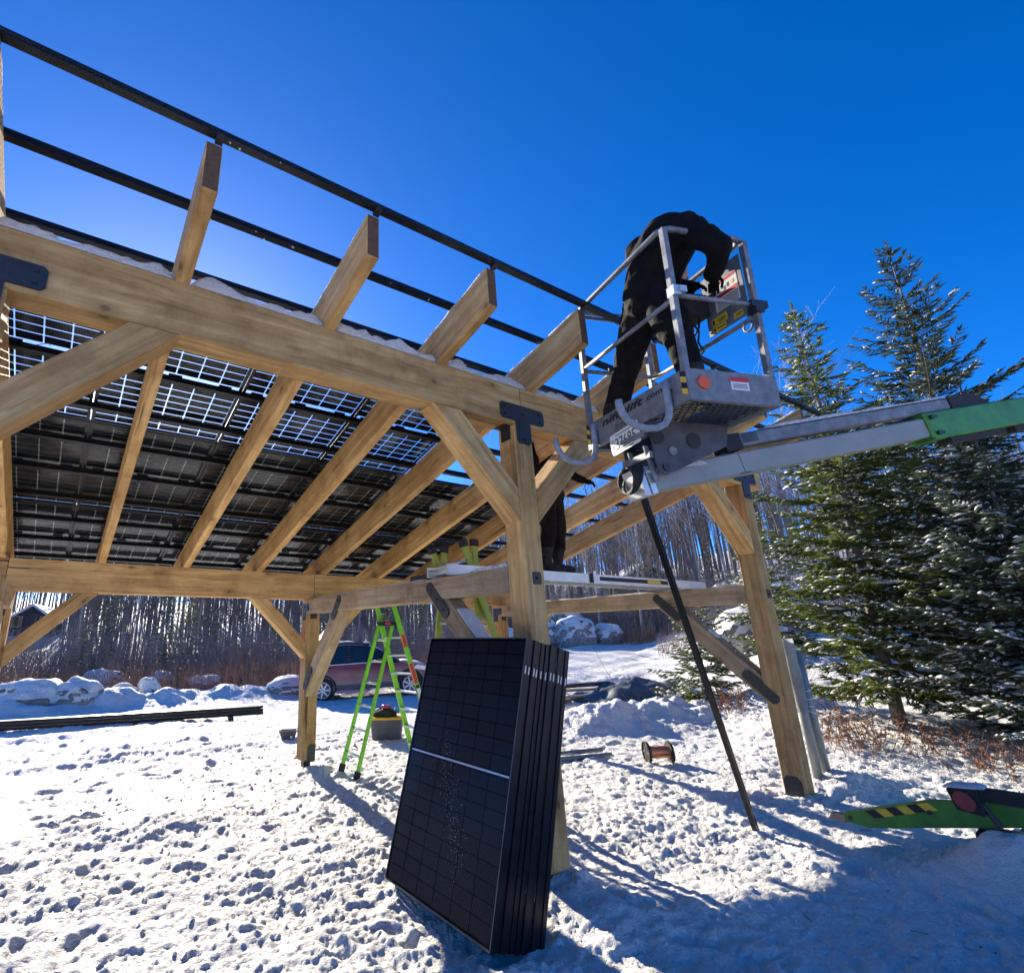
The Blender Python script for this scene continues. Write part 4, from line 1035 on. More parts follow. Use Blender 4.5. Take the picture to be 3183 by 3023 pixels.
MB().prism([(-.035, -.21), (.0, -.21), (.055, -.46), (.02, -.47)], 1, .60, .612).prism([(-.035, -.21), (.0, -.21), (.055, -.46), (.02, -.47)], 1, .43, .442).build('hanger_strap', M['galv'], lift, MBK)
# booms in the basket's middle plane
YM = .545
def boom(x0, z0, x1, z1, h, wd, name, mat, parent=lift, yc=YM, bev=.012):
    p0 = MBK @ V((x0, yc, z0)); p1 = MBK @ V((x1, yc, z1)); Mw, ln = frame(p0, p1)
    return bevbox(name, 0, ln, -wd / 2, wd / 2, -h / 2, h / 2, M[mat], bev, parent, Mw), Mw, ln
# lower grey tube
o_, Mw_l, ln_l = boom(-.02, -.455, 2.80, .125, .165, .145, 'telescopic_boom', 'boom_grey')
for (xx) in (.0, .06): MB().box(xx - .045, xx + .0, -.085, .085, -.10, .10).build('boom_collar', M['alu'], o_, Mw_l)
MB().box(.85, .853, -.0745, -.0725, -.0825, .0825).box(.80, .90, -.0745, -.0725, -.079, -.072).build('weld_seam', M['galv_dark'], o_, Mw_l)
xs = np.linspace(.0, .55, 12)
snow_strip([Mw_l @ V((x, -.10 - .02 * math.sin(x * 9), .045 - .02 * x)) for x in xs], [Mw_l @ V((x, .06, .083)) for x in xs], .028, o_, seed=91)
# green outer section continues out of the picture to the riser
o2, Mw_g, ln_g = boom(2.74, .118, 5.35, .62, .235, .185, 'outer_boom', 'green')
for (x_, z_) in ((.06, .07), (.06, -.07)): MB().tube([(x_, -.0935, z_), (x_, -.112, z_)], .02, 8).box(x_ - .01, x_ + .07, -.102, -.0935, z_ - .012, z_ + .012).build('wear_pad_bolt', M['black_steel'], o2, Mw_g)
MB().box(.25, .95, -.05, .05, -.165, -.118).box(1.05, 2.4, -.06, .06, -.175, -.118).build('hose_tray', M['black_rubber'], o2, Mw_g)
MB().box(-.06, .03, -.096, .096, -.1215, -.1176).build('wear_pad', M['green'], o2, Mw_g)
# upper levelling tube with its black hinge blocks
o3, Mw_u, ln_u = boom(.86, -.095, 3.12, .367, .105, .10, 'levelling_boom', 'galv')
MB().box(-.16, -.001, -.06, .06, -.075, .055).build('hinge_block', M['black_rubber'], o3, Mw_u)
MB().tube([(-.10, 0, -.03), (-.28, 0, -.16)], .028, 8).build('ram', M['black_rubber'], o3, Mw_u)
MB().tube([(-.20, 0, -.10), (-.34, 0, -.20)], .016, 8).build('ram_rod', M['alu'], o3, Mw_u)
MB().box(.02, .17, -.0525, -.0505, -.03, .04).build('data_label', M['galv_dark'], o3, Mw_u)
MB().prism([(ln_u + .001, -.06), (ln_u + .30, -.12), (ln_u + .55, -.10), (ln_u + .33, .05), (ln_u + .18, .062), (ln_u + .001, .05)], 1, -.055, .055).build('hinge_block', M['black_rubber'], o3, Mw_u)
xs = np.linspace(.25, ln_u, 26)
snow_strip([Mw_u @ V((x, -.048, .0535)) for x in xs], [Mw_u @ V((x, .048, .0535)) for x in xs], .02, o3, seed=95)
for k in range(4):
    pts = [Mw_u @ V((1.2 + .1 * i, -.02 + .013 * k, -.075 - .02 * math.sin(i * .45 + k * .4))) for i in range(12)]
    MB().tube(pts, .006, 5).build('hose', M['black_rubber'], o3)
# coil of hoses at the boom tip
for k in range(7):
    c = MBK @ V((-.075 - .005 * k, .53 + .006 * k, -.43)); pts = []
    for i in range(18):
        a_ = R(20 * i); pts.append(c + BE2 * ((.10 + .004 * k) * math.cos(a_)) + BE3 * ((.105 - .003 * k) * math.sin(a_)) + BE1 * (.03 * math.sin(a_ + k * .3)))
    MB().tube(pts, .0075, 5, closed=True).build('hose_coil', M['black_rubber'], lift)
# riser, turret and trailer (right of the picture) carry the boom
RB_ = MBK @ V((5.25, YM, .58))
TB = V((RB_.x + .35, RB_.y - .15, 0)); TB.z = gz(TB.x, TB.y)
bevbox('riser', 0, (RB_ - TB).length - .55, -.10, .10, -.12, .12, M['green'], .015, lift, frame(TB + V((0, 0, .75)), RB_ + V((.0, 0, .12)), (1, 0, 0))[0])
MB().tube([TB + V((0, 0, .45)), TB + V((0, 0, .85))], .30, 20).build('turret', M['green'], lift)
bevbox('chassis', -1.3, 1.3, -.45, .45, .38, .55, M['green'], .02, lift, Matrix.Translation(TB) @ Matrix.Rotation(R(105), 4, 'Z'))
for sy in (-1, 1):
    cth = Matrix.Translation(TB) @ Matrix.Rotation(R(105), 4, 'Z')
    wh = MB().tube([(.2, sy * .50, .32), (.2, sy * .68, .32)], .32, 22).build('wheel', M['black_rubber'], lift, cth)
    MB().tube([(.2, sy * .681, .32), (.2, sy * .69, .32)], .18, 18).build('rim', M['alu'], wh, cth)
# outrigger arm with hazard stripes
OT = V((6.53, -.748, .225)); OR_ = V((6.62, -1.86, .40)); od = (OR_ - OT); od.z = 0; od.normalize()
Mo = Matrix((od, V((0, 0, 1)).cross(od), V((0, 0, 1)))).transposed().to_4x4(); Mo.translation = V((OT.x, OT.y, 0))
arm = [(.06, .215), (.22, .20), (1.15, .42), (1.9, .60), (1.9, .78), (1.15, .565), (.62, .475), (.06, .275)]
oa = MB().prism(arm, 1, -.05, .05).build('outrigger', M['green'], lift, Mo)
MB().prism([(-.06, .205), (.059, .20), (.059, .258), (-.03, .255)], 1, -.042, .042).build('outrigger_toe', M['lumber'], oa, Mo)
fy = -.0515 if (Mo @ V((0, -1, 0)) - CAM).length < (Mo @ V((0, 1, 0)) - CAM).length else .0502
for k in range(6):
    x0 = .215 + k * .068; zb_ = .268 + (x0 - .215) * .36
    MB().prism([(x0, zb_ + .055), (x0 + .068, zb_ + .078), (x0 + .118, zb_ + .034), (x0 + .05, zb_ + .012)], 1, fy, fy + .0012).build('hazard_stripe', M['print'] if k % 2 == 0 else M['yellow_paint'], oa, Mo)
for (x, z) in ((.10, .245), (.62, .40)): MB().tube([(x, fy, z), (x, fy * 1.25, z)], .016, 10).build('bolt', M['black_steel'], oa, Mo)
bl = MB().box(.86, 1.08, -.14, .16, -.1, .335).build('pad_block', M['black_rubber'], lift, Mo)
MB().box(1.09, 1.35, -.12, .16, -.1, .40).build('timber_block', M['lumber'], lift, Mo)
# tail lamp on its bar
sgn = -1 if fy < 0 else 1
lp = MB().prism([(.80, .635), (.96, .66), (.965, .49), (.83, .505)], 1, sgn * .16, sgn * .30).build('tail_lamp', M['black_rubber'], lift, Mo)
MB().prism([(.882 + .056 * math.cos(R(a)) - .01 * math.sin(R(a)), .573 + .062 * math.sin(R(a))) for a in range(0, 360, 20)], 1, sgn * .3005, sgn * .315).build('lamp_lens', M['red_lens'], lp, Mo)
MB().box(.90, 1.9, sgn * .17 if sgn > 0 else -.27, sgn * .27 if sgn > 0 else -.17, .58, .66).build('lamp_bar', M['black_rubber'], lift, Mo)
MB().tube([Mo @ V((.95, sgn * .22, .56)), Mo @ V((1.02, sgn * .22, .42))], .02, 8).build('lamp_stay', M['black_steel'], lift)
xs = np.linspace(.79, 1.0, 8)
snow_strip([Mo @ V((x, sgn * .16, .643 + .10 * (x - .8))) for x in xs], [Mo @ V((x, sgn * .30, .643 + .10 * (x - .8))) for x in xs], .025, lift, seed=97)

# ------------------------------------------------------------------ people
def body(caps, ells, name, parent, Mw, mats, matfn, vox=.013, sm=6, wr=.010, seed=0):
    mb = MB()
    for (p0, r0, p1, r1) in caps:
        p0, p1 = V(p0), V(p1); d = p1 - p0; n = 7; pts = []; rs = []
        dn = d.normalized() if d.length > 1e-6 else V((0, 0, 1))
        for i in range(4): a_ = R(90 - 30 * i); pts.append(p0 - dn * r0 * math.sin(a_)); rs.append(max(.002, r0 * math.cos(a_)))
        for i in range(1, n): pts.append(p0.lerp(p1, i / n)); rs.append(r0 + (r1 - r0) * i / n)
        for i in range(4): a_ = R(30 * i); pts.append(p1 + dn * r1 * math.sin(a_)); rs.append(max(.002, r1 * math.cos(a_)))
        mb.tube(pts, rs, 14)
    for (c, rx, ry, rz_) in ells:
        bm = bmesh.new(); bmesh.ops.create_icosphere(bm, subdivisions=3, radius=1)
        mb.add([(c[0] + v.co.x * rx, c[1] + v.co.y * ry, c[2] + v.co.z * rz_) for v in bm.verts], [[v.index for v in f.verts] for f in bm.faces]); bm.free()
    me = mesh(name, mb.v, mb.f, list(mats))
    tmp = bpy.data.objects.new('tmp', me); col.objects.link(tmp)
    md = tmp.modifiers.new('r', 'REMESH'); md.mode = 'VOXEL'; md.voxel_size = vox
    m2 = tmp.modifiers.new('s', 'SMOOTH'); m2.iterations = sm; m2.factor = .5
    dg = bpy.context.evaluated_depsgraph_get(); out = bpy.data.meshes.new_from_object(tmp.evaluated_get(dg))
    bpy.data.objects.remove(tmp); bpy.data.meshes.remove(me); out.name = name
    out.materials.clear()
    for m_ in mats: out.materials.append(m_)
    co = np.empty(len(out.vertices) * 3); out.vertices.foreach_get('co', co); co = co.reshape(-1, 3)
    no = np.empty(len(out.vertices) * 3); out.vertices.foreach_get('normal', no); no = no.reshape(-1, 3)
    fold = fbm(co[:, 0] * 9 + co[:, 1] * 5 + seed, co[:, 2] * 13 + co[:, 1] * 6, 3)      # cloth folds
    co = co + no * (fold * wr * 2)[:, None]; out.vertices.foreach_set('co', co.ravel())
    idx = [matfn(p.center) for p in out.polygons]; out.polygons.foreach_set('material_index', idx)
    out.polygons.foreach_set('use_smooth', [True] * len(out.polygons)); out.update()
    return ob(name, out, parent, Mw)
def hand(center, dirv, palm, parent, Mw, mat, curl=.6, nm='glove'):
    """palm + five bent fingers; dirv = pointing direction, palm = palm normal"""
    c = V(center); d = V(dirv).normalized(); n = V(palm).normalized(); s = d.cross(n).normalized(); mb = MB()
    mb.tube([c - d * .045, c - d * .01, c + d * .035], [.024, .034, .030], 10)
    for i, (off, ln) in enumerate(((-.027, .062), (-.009, .075), (.009, .07), (.026, .055))):
        p = c + d * .035 + s * off; q = p + (d * math.cos(curl * .6) + n * math.sin(curl * .6)) * ln * .45; r_ = q + (d * math.cos(curl * 1.6) + n * math.sin(curl * 1.6)) * ln * .4; e_ = r_ + (d * math.cos(curl * 2.5) + n * math.sin(curl * 2.5)) * ln * .3
        mb.tube([p, q, r_, e_], [.0105, .0098, .009, .007], 7)
    p = c - d * .01 - s * .03; q = p - s * .022 + d * .025 + n * .012; e_ = q + d * .03 + n * .02 + s * .004
    mb.tube([p, q, e_], [.012, .0105, .0085], 7)
    return mb.build(nm, mat, parent, Mw, True)
p1 = thing('person', 'person in black work clothes bending over the controls in the lift basket', 'person', MBK @ V((.22, .6, .01)))
F0 = .055
BK = 1.16
caps = [((.13, .97, F0 + .02), .055, (.13, 1.09, F0), .048), ((.13, .97, F0 + .03), .055, (.15, .94, F0 + .2), .062), ((.15, .94, F0 + .2), .075, (.21, .79, .60), .088), ((.21, .79, .60), .095, (.23, .58, .98), .125),
        ((.24, .16, F0 + .02), .055, (.36, .12, F0), .048), ((.24, .17, F0 + .03), .055, (.23, .19, F0 + .2), .062), ((.23, .19, F0 + .2), .072, (.23, .25, .54), .085), ((.23, .25, .54), .092, (.24, .38, .96), .125),
        ((.24, .58, .98), .135, (.24, .38, .96), .135), ((.24, .48, 1.0), .17, (.24, .40, 1.18), .175), ((.24, .40, 1.18), .178, (.28, .26, 1.37), .175),
        ((.20, .46, 1.40), .10, (.28, .10, 1.36), .10), ((.28, .08, 1.34), .088, (.33, -.11, 1.05), .07), ((.33, -.11, 1.05), .068, (.42, .05, .97), .05),
        ((.26, .46, 1.40), .08, (.46, .50, 1.18), .066), ((.46, .50, 1.18), .062, (.50, .36, 1.06), .048), ((.28, .34, 1.38), .08, (.42, .46, 1.35), .06)]
caps = [(a, ra * BK, b, rb_ * BK) for (a, ra, b, rb_) in caps]
ells = [((.46, .50, 1.33), .105, .085, .10)]
def mf1(c):
    if c.z < .30: return 2
    if c.z < .98 and c.y > .42: return 1
    if c.z < .93: return 0
    return 0
body(caps, ells, 'clothed_body', p1, MBK, [M['cloth_black'], M['cloth_brown'], M['boot']], mf1, seed=3)
hand((.465, .10, .955), (.5, .7, -.25), (0, .1, -1), p1, MBK, M['cloth_black'])
hand((.505, .32, 1.05), (.3, -.8, -.3), (0, 0, -1), p1, MBK, M['cloth_black'])
# face turned down to the controls, with a knit cap
hm = MB(); hm.tube([(.46, .50, 1.33), (.49, .485, 1.37), (.51, .48, 1.40)], [.108, .10, .06], 16); hm.build('knit_cap', M['cloth_black'], p1, MBK, True)
fc = MB(); fc.tube([(.49, .48, 1.27), (.55, .46, 1.25), (.575, .455, 1.24)], [.085, .075, .045], 14); fo = fc.build('face', M['skin'], p1, MBK, True)
MB().tube([(.575, .455, 1.25), (.598, .45, 1.23)], [.014, .010], 8).build('nose', M['skin'], fo, MBK, True)
for s_ in (-1, 1):
    MB().tube([(.565, .455 + s_ * .03, 1.275), (.58, .453 + s_ * .03, 1.272)], [.010, .006], 8).build('eye', M['print'], fo, MBK, True)
    MB().tube([(.49, .48 + s_ * .085, 1.30), (.495, .48 + s_ * .10, 1.27)], [.018, .012], 8).build('ear', M['skin'], fo, MBK, True)
MB().tube([(.575, .43, 1.205), (.58, .455, 1.202), (.575, .48, 1.205)], .005, 6).build('mouth', M['red_lens'], fo, MBK, True)

PZ = 2.392
p2 = thing('person', 'person in dark clothes standing on the plank behind the near post', 'person', (5.15, .9, PZ))
hx, hy = 5.20, .90
caps = [((5.02, .84, PZ + .05), .05, (5.13, .76, PZ + .045), .045), ((5.02, .86, PZ + .05), .055, (5.03, .87, PZ + .22), .062), ((5.03, .87, PZ + .22), .072, (5.09, .85, PZ + .50), .085), ((5.09, .85, PZ + .50), .09, (5.12, .9, PZ + .88), .12),
        ((5.27, .92, PZ + .05), .05, (5.40, .86, PZ + .045), .045), ((5.27, .93, PZ + .05), .055, (5.28, .93, PZ + .22), .062), ((5.28, .93, PZ + .22), .072, (5.30, .90, PZ + .50), .085), ((5.30, .90, PZ + .50), .09, (5.29, .93, PZ + .88), .12),
        ((5.11, .9, PZ + .9), .13, (5.30, .92, PZ + .9), .13), ((5.20, .91, PZ + .92), .17, (5.17, .90, PZ + 1.12), .17), ((5.17, .90, PZ + 1.12), .175, (5.12, .89, PZ + 1.36), .17),
        ((4.94, .86, PZ + 1.42), .085, (5.30, .92, PZ + 1.42), .085), ((5.31, .92, PZ + 1.41), .075, (5.52, .86, PZ + 1.20), .062), ((5.52, .86, PZ + 1.20), .058, (5.62, .74, PZ + 1.10), .042),
        ((4.93, .86, PZ + 1.41), .075, (4.86, .78, PZ + 1.14), .062), ((4.86, .78, PZ + 1.14), .058, (4.98, .66, PZ + 1.05), .042), ((5.12, .89, PZ + 1.45), .06, (5.12, .88, PZ + 1.56), .055)]
ells = [((5.12, .87, PZ + 1.645), .078, .095, .115)]
def mf2(c):
    if c.z < PZ + .27: return 2
    if c.z < PZ + .88: return 1
    if c.z > PZ + 1.52: return 3
    return 0
body(caps, ells, 'clothed_body', p2, Matrix(), [M['cloth_black'], M['cloth_brown'], M['boot'], M['skin']], mf2, seed=8, wr=.008)
hand((5.655, .70, PZ + 1.075), (.5, -.8, -.3), (-.3, 0, -1), p2, Matrix(), M['cloth_black'])
hand((5.01, .62, PZ + 1.035), (.5, -.8, -.2), (0, 0, -1), p2, Matrix(), M['cloth_black'])
MB().tube([(5.12, .875, PZ + 1.66), (5.12, .885, PZ + 1.72), (5.12, .89, PZ + 1.765)], [.098, .09, .04], 16).build('knit_cap', M['cloth_black'], p2, None, True)
fz = PZ + 1.645
nz = MB().tube([(5.12, .785, fz + .01), (5.12, .758, fz - .02)], [.012, .012], 8).build('nose', M['skin'], p2, None, True)
for s_ in (-1, 1): MB().tube([(5.12 + s_ * .03, .79, fz + .015), (5.12 + s_ * .03, .780, fz + .014)], [.010, .006], 8).build('eye', M['print'], p2, None, True)
MB().tube([(5.095, .787, fz - .055), (5.12, .780, fz - .056), (5.145, .787, fz - .055)], .004, 6).build('mouth', M['red_lens'], p2, None, True)

# ------------------------------------------------------------------ plank, ladders, poles
wk = thing('walk_plank', 'long aluminium work plank bridging the two tie beams', 'plank', (5.7, .95, ZB))
PK0, PK1 = V((3.62, .98, 0)), V((7.78, .86, 0)); Mk, lk = frame(PK0 + V((0, 0, ZB + .002)), PK1 + V((0, 0, ZB + .002)))
deck = MB().box(0, lk, -.15, .15, .07, .082); deck.build('deck', M['alu'], wk, Mk)
for sy in (-1, 1): MB().prism([(sy * .151, 0), (sy * .178, 0), (sy * .178, .098), (sy * .151, .098)], 0, 0, lk).build('side_rail', M['alu'], wk, Mk)
for k in range(22): MB().box(.1 + k * .19, .14 + k * .19, -.1505, .1505, .03, .0695).build('cross_rib', M['alu'], wk, Mk)
MB().box(2.1, 3.35, -.1800, -.1785, .03, .075).build('warning_decal', M['print'], wk, Mk); MB().box(2.95, 3.2, -.1812, -.1802, .035, .07).build('warning_decal', M['yellow_paint'], wk, Mk)
MB().box(1.93, 1.99, -.186, -.1785, .0, .099).build('joint_clip', M['black_rubber'], wk, Mk)

def ladder(name, label, secs, group=None, loc=(0, 0, 0)):
    """secs: list of (footL, footR, topL, topR, [rung fractions], rung kind, rail w, rail d, mat)"""
    t = thing(name, label, 'ladder', loc, group)
    for (fl, frr, tl, tr, rungs, kind, rw_, rd_, mat, feet) in secs:
        fl, frr, tl, tr = V(fl), V(frr), V(tl), V(tr)
        side = (frr - fl).normalized()
        for (a_, b_) in ((fl, tl), (frr, tr)):
            Mr, l_ = frame(a_, b_, side)
            bevbox('rail', 0, l_, -rd_ / 2, rd_ / 2, -rw_ / 2, rw_ / 2, M[mat], .003, t, Mr)
            if feet: bevbox('foot', -.03, .07, -rd_ / 2 - .012, rd_ / 2 + .012, -rw_ / 2 - .008, rw_ / 2 + .008, M['black_rubber'], .004, t, Mr)
        for u in rungs:
            a_ = fl.lerp(tl, u); b_ = frr.lerp(tr, u); Mr, l_ = frame(a_, b_)
            if kind == 'tread': bevbox('tread', .01, l_ - .01, -.045, .045, -.012, .012, M['alu'], .003, t, Mr)
            else: MB().tube([a_, b_], .015, 8).build('rung', M['alu'], t, None, True)
    return t
def fr_(n, a=.1, b=.93): return [a + (b - a) * i / (n - 1) for i in range(n)]
G0 = gd(4.06, 3.6)
lad = ladder('stepladder', 'bright green fibreglass stepladder standing open behind the panel stack', [
    ((4.02, 3.78, gd(4.02, 3.78) + .02), (4.07, 3.45, gd(4.07, 3.45) + .02), (4.60, 3.80, 1.92), (4.75, 3.66, 1.92), fr_(6, .115, .88), 'rung', .026, .055, 'ladder_green', True),
    ((5.32, 4.02, gd(5.32, 4.02) + .02), (5.29, 3.30, gd(5.29, 3.3) + .02), (4.56, 3.80, 2.20), (4.76, 3.66, 2.22), fr_(7, .10, .78), 'tread', .026, .075, 'ladder_green', True)], loc=(4.6, 3.65, 0))
MB().box(4.58, 4.80, 3.64, 3.83, 1.90, 1.955).build('hinge_tray', M['black_rubber'], lad)
MB().box(4.605, 4.70, 3.632, 3.639, 1.912, 1.945).build('tray_label', M['red_paint'], lad)
# stickers on the ladder rail
a_, b_ = V((5.29, 3.30, 0)), V((4.76, 3.66, 2.22)); Ms, l_s = frame(a_, b_, (a_ - V((5.32, 4.02, 0))).normalized())
for (u0, u1, mt) in ((.50, .62, 'red_paint'), (.38, .49, 'print'), (.40, .47, 'white_paint'), (.72, .80, 'red_paint')):
    z_ = .0135 + (.0012 if mt == 'white_paint' else 0)
    for sy in (-1, 1): MB().box(l_s * u0, l_s * u1, -.028, .028, sy * z_ - .0006, sy * z_ + .0006).build('decal', M[mt], lad, Ms)
    MB().box(l_s * u0, l_s * u1, -.0395, -.0382, -.010, .010).box(l_s * u0, l_s * u1, .0382, .0395, -.010, .010).build('decal', M[mt], lad, Ms)
l2 = ladder('stepladder', 'yellow green ladder behind the near post, rail tips above the tie beam', [
    ((4.98, 1.62, .02), (4.98, .98, .02), (3.97, 1.54, 2.66), (3.97, 1.00, 2.66), fr_(8), 'rung', .03, .07, 'ladder_olive', False),
    ((4.02, 1.86, .02), (4.02, .84, .02), (4.22, 1.64, 2.70), (4.22, 1.12, 2.70), fr_(8), 'rung', .03, .07, 'ladder_olive', False)], loc=(4.4, 1.3, 0))
for (p, d) in (((3.97, 1.54, 2.66), (-.36, -.03, .93)), ((3.97, 1.00, 2.66), (-.36, 0, .93)), ((4.22, 1.64, 2.70), (.07, -.08, .99)), ((4.22, 1.12, 2.70), (.07, .1, .99))):
    p = V(p); d = V(d).normalized(); Mr, _ = frame(p - d * .05, p + d, (0, 1, 0)); bevbox('rail_cap', 0, .075, -.044, .044, -.026, .026, M['black_rubber'], .004, l2, Mr)
tt = thing('tool_tray', 'black tool tray lying on the tie beam beside the ladder tips', 'tray', (LB, 1.45, ZB))
MB().box(LB - .08, LB + .09, 1.30, 1.62, ZB + .002, ZB + .012).box(LB - .08, LB - .07, 1.30, 1.62, ZB + .012, ZB + .06).box(LB + .08, LB + .09, 1.30, 1.62, ZB + .012, ZB + .06).build('tray', M['black_rubber'], tt)
MB().box(LB - .06, LB + .06, 1.34, 1.45, ZB + .0125, ZB + .05).build('tool', M['lumber_dark'], tt)

# spare black rail leaning on the lift
PF = V((6.30, -.17, gd(6.3, -.17) - .04)); PT_ = V((4.75, -.52, 2.98))
sr = tag(None or bpy.data.objects.new('leaning_rail', None), 'long black mounting rail leaning from the snow up to the boom tip', 'rail')
place(sr, None, Matrix.Translation(PF))
Ml, ll = frame(PF, PT_)
MB().prism([(-.021, -.028), (.021, -.028), (.021, -.01), (.012, -.006), (.012, .006), (.021, .01), (.021, .028), (.006, .028), (.006, .016), (-.006, .016), (-.006, .028), (-.021, .028), (-.021, .01), (-.012, .006), (-.012, -.006), (-.021, -.01)], 0, 0, ll).build('rail', M['rail'], sr, Ml)
MB().tube([(ll - .15, -.03, .0), (ll - .15, .0, -.035), (ll - .15, .03, 0), (ll - .15, 0, .035)], .006, 6, closed=True).build('tie_wrap', M['black_rubber'], sr, Ml)

# wrapped steel pipes standing in the snow
for i, (dx, dy, lab) in enumerate(((0, 0, 'left grey steel pipe standing in snow by the right post, wrapped in plastic'), (.13, -.04, 'right grey steel pipe standing in snow by the right post, bare lower end'))):
    p0 = V((8.16 + dx, .02 + dy, gd(8.16 + dx, .02 + dy) - .1)); p1_ = p0 + V((.02 - .05 * i, .02, 1.55 - .12 * i))
    t = thing('steel_pipe', lab, 'pipe', p0, 'steel pipes beside the right post')
    MB().tube([p0, p1_], .046, 16).build('pipe', M['pipe'], t, None, True)
    MB().tube([p1_ - V((0, 0, .002)), p1_ + V((0, 0, .006))], .049, 16).build('pipe_end', M['alu'], t)
    if i == 0:
        mb = MB(); gg = random.Random(3)
        pts = []; rs = []
        for k in range(9): u = k / 8; pts.append(p0.lerp(p1_, .5 + .53 * u) + V((-.02 * u, 0, 0))); rs.append(.053 + .022 * math.sin(u * 2.6) * gg.uniform(.5, 1.3))
        mb.tube(pts, rs, 12, caps=False); mb.build('plastic_wrap', M['plastic_wrap'], t, None, True)
    for k in range(4): MB().tube([p0.lerp(p1_, .52 + .05 * k) + V((.05 * math.cos(a) , .05 * math.sin(a), .02 * math.sin(a + k))) for a in [R(30 * q) for q in range(12)]], .004, 5, closed=True).build('wrap_band', M['white_paint'], t)
# pipes on the ground
for i, (x0, y0, x1, y1, lab) in enumerate(((5.5, 3.35, 7.75, 2.62, 'upper of two pale conduits lying on the snow'), (5.3, 3.15, 7.78, 2.48, 'lower of two pale conduits lying on the snow'))):
    t = thing('conduit', lab, 'conduit', (x0, y0, gd(x0, y0)), 'conduits lying on the snow')
    MB().tube([(x0, y0, gd(x0, y0) + .05), (x1, y1, gd(x1, y1) + .06)], .03, 12).build('tube', M['pipe'], t, None, True)
    d = V((x1 - x0, y1 - y0, 0)).normalized(); pe = V((x1, y1, gd(x1, y1) + .06)); MB().tube([pe + d * .0005, pe + d * .002], .022, 12).build('open_end', M['print'], t)
# copper wire spool
sx, sy = 8.05, 1.90; szz = gd(sx, sy) + .145
sp = thing('wire_spool', 'black spool of copper wire lying on the snow', 'spool', (sx, sy, szz - .175))
ax = V((.80, -.58, .03)).normalized(); Msp = frame(V((sx, sy, szz)) - ax * .16, V((sx, sy, szz)) + ax)[0]
for x0 in (0, .30):
    fl = MB().tube([(x0, 0, 0), (x0 + .022, 0, 0)], .138, 26).build('flange', M['black_rubber'], sp, Msp)
    MB().tube([(x0 - .008 if x0 == 0 else x0 + .0225, .138 * math.cos(R(15 * i)), .138 * math.sin(R(15 * i))) for i in range(24)], .010, 6, closed=True).build('rim', M['black_rubber'], fl, Msp)
    for k in range(6):
        a = R(60 * k); xx = x0 - .007 if x0 == 0 else x0 + .023
        MB().box(min(xx, xx + .006), max(xx, xx + .006), .04, .13, -.011, .011).build('spoke', M['lumber_dark'], fl, Msp @ Matrix.Rotation(a, 4, 'X'))
MB().tube([(.0225 + .0102 * i, 0, 0) for i in range(28)], [.078 + .003 * (i % 2) for i in range(28)], 24, caps=False).build('copper_winding', M['copper'], sp, Msp)
pw = [V((sx, sy, szz + .10)), V((8.4, 2.9, 1.2)), V((8.7, 3.9, 2.6))]
wr = thing('copper_lead', 'thin wire rising from the copper spool towards the plank', 'wire', (sx, sy, szz))
MB().tube([pw[0].lerp(pw[1], i / 5) for i in range(5)] + [pw[1].lerp(pw[2], i / 5) for i in range(6)], .0035, 5).build('wire', M['copper'], wr)
# tote box with tools
tx, ty = 5.86, 5.72; tz = gd(tx, ty) - .01
to = thing('storage_tote', 'grey storage tote with yellow lid standing on the snow', 'tote', (tx, ty, tz), rz=R(-28)); Mt2 = WM[to.name]
bm = bmesh.new(); n_ = 44; prof = []
for zz2, sc in ((0, .86), (.02, .885), (.30, 1.0), (.315, 1.03), (.335, 1.03)):
    ring = []
    for i in range(n_):
        a = 2 * math.pi * i / n_; c, s = math.cos(a), math.sin(a); r_ = (abs(c) ** 6 + abs(s) ** 6) ** (-1 / 6)
        rib = 1 + (.014 if (i % 4 < 2 and .01 < zz2 < .31) else 0)
        ring.append(bm.verts.new((c * r_ * .29 * sc * rib, s * r_ * .20 * sc * rib, zz2)))
    prof.append(ring)
for a, b in zip(prof, prof[1:]):
    for i in range(n_): bm.faces.new((a[i], a[(i + 1) % n_], b[(i + 1) % n_], b[i]))
bm.faces.new(list(reversed(prof[0]))); bm.faces.new(prof[-1])
ob('tub', bm_mesh(bm, 'tub', M['tote']), to, Mt2)
bevbox('lid', -.315, .315, -.225, .225, .336, .375, M['tote_lid'], .014, to, Mt2)
tp = thing('tool_pile', 'heap of red, blue and black tools on the yellow tote lid', 'tools', Mt2 @ V((0, 0, .376)), rz=R(-28)); Mt3 = Mt2
def lumpm(name, rx, ry, rz_, loc, mat, parent, seed, Mw):
    bm = bmesh.new(); bmesh.ops.create_icosphere(bm, subdivisions=3, radius=1)
    for v in bm.verts:
        k = 1 + .5 * float(fbm(np.array(v.co.x * 2 + seed), np.array(v.co.y * 2 + v.co.z), 3)); v.co = V((v.co.x * rx * k, v.co.y * ry * k, max(-.2, v.co.z) * rz_ * k))
    return ob(name, bm_mesh(bm, name, M[mat], True), parent, Mw @ Matrix.Translation(loc))
lumpm('tool_bag', .23, .15, .12, (-.03, 0, .40), 'black_rubber', tp, 3, Mt3)
bevbox('drill_body', -.09, .09, -.035, .035, -.03, .03, M['tool_red'], .012, tp, Mt3 @ Matrix.Translation((.0, -.03, .525)) @ Matrix.Rotation(.5, 4, 'Z') @ Matrix.Rotation(.2, 4, 'Y'))
bevbox('drill_grip', -.025, .025, -.03, .03, -.06, .02, M['tool_red'], .01, tp, Mt3 @ Matrix.Translation((.06, -.05, .50)) @ Matrix.Rotation(.6, 4, 'X'))
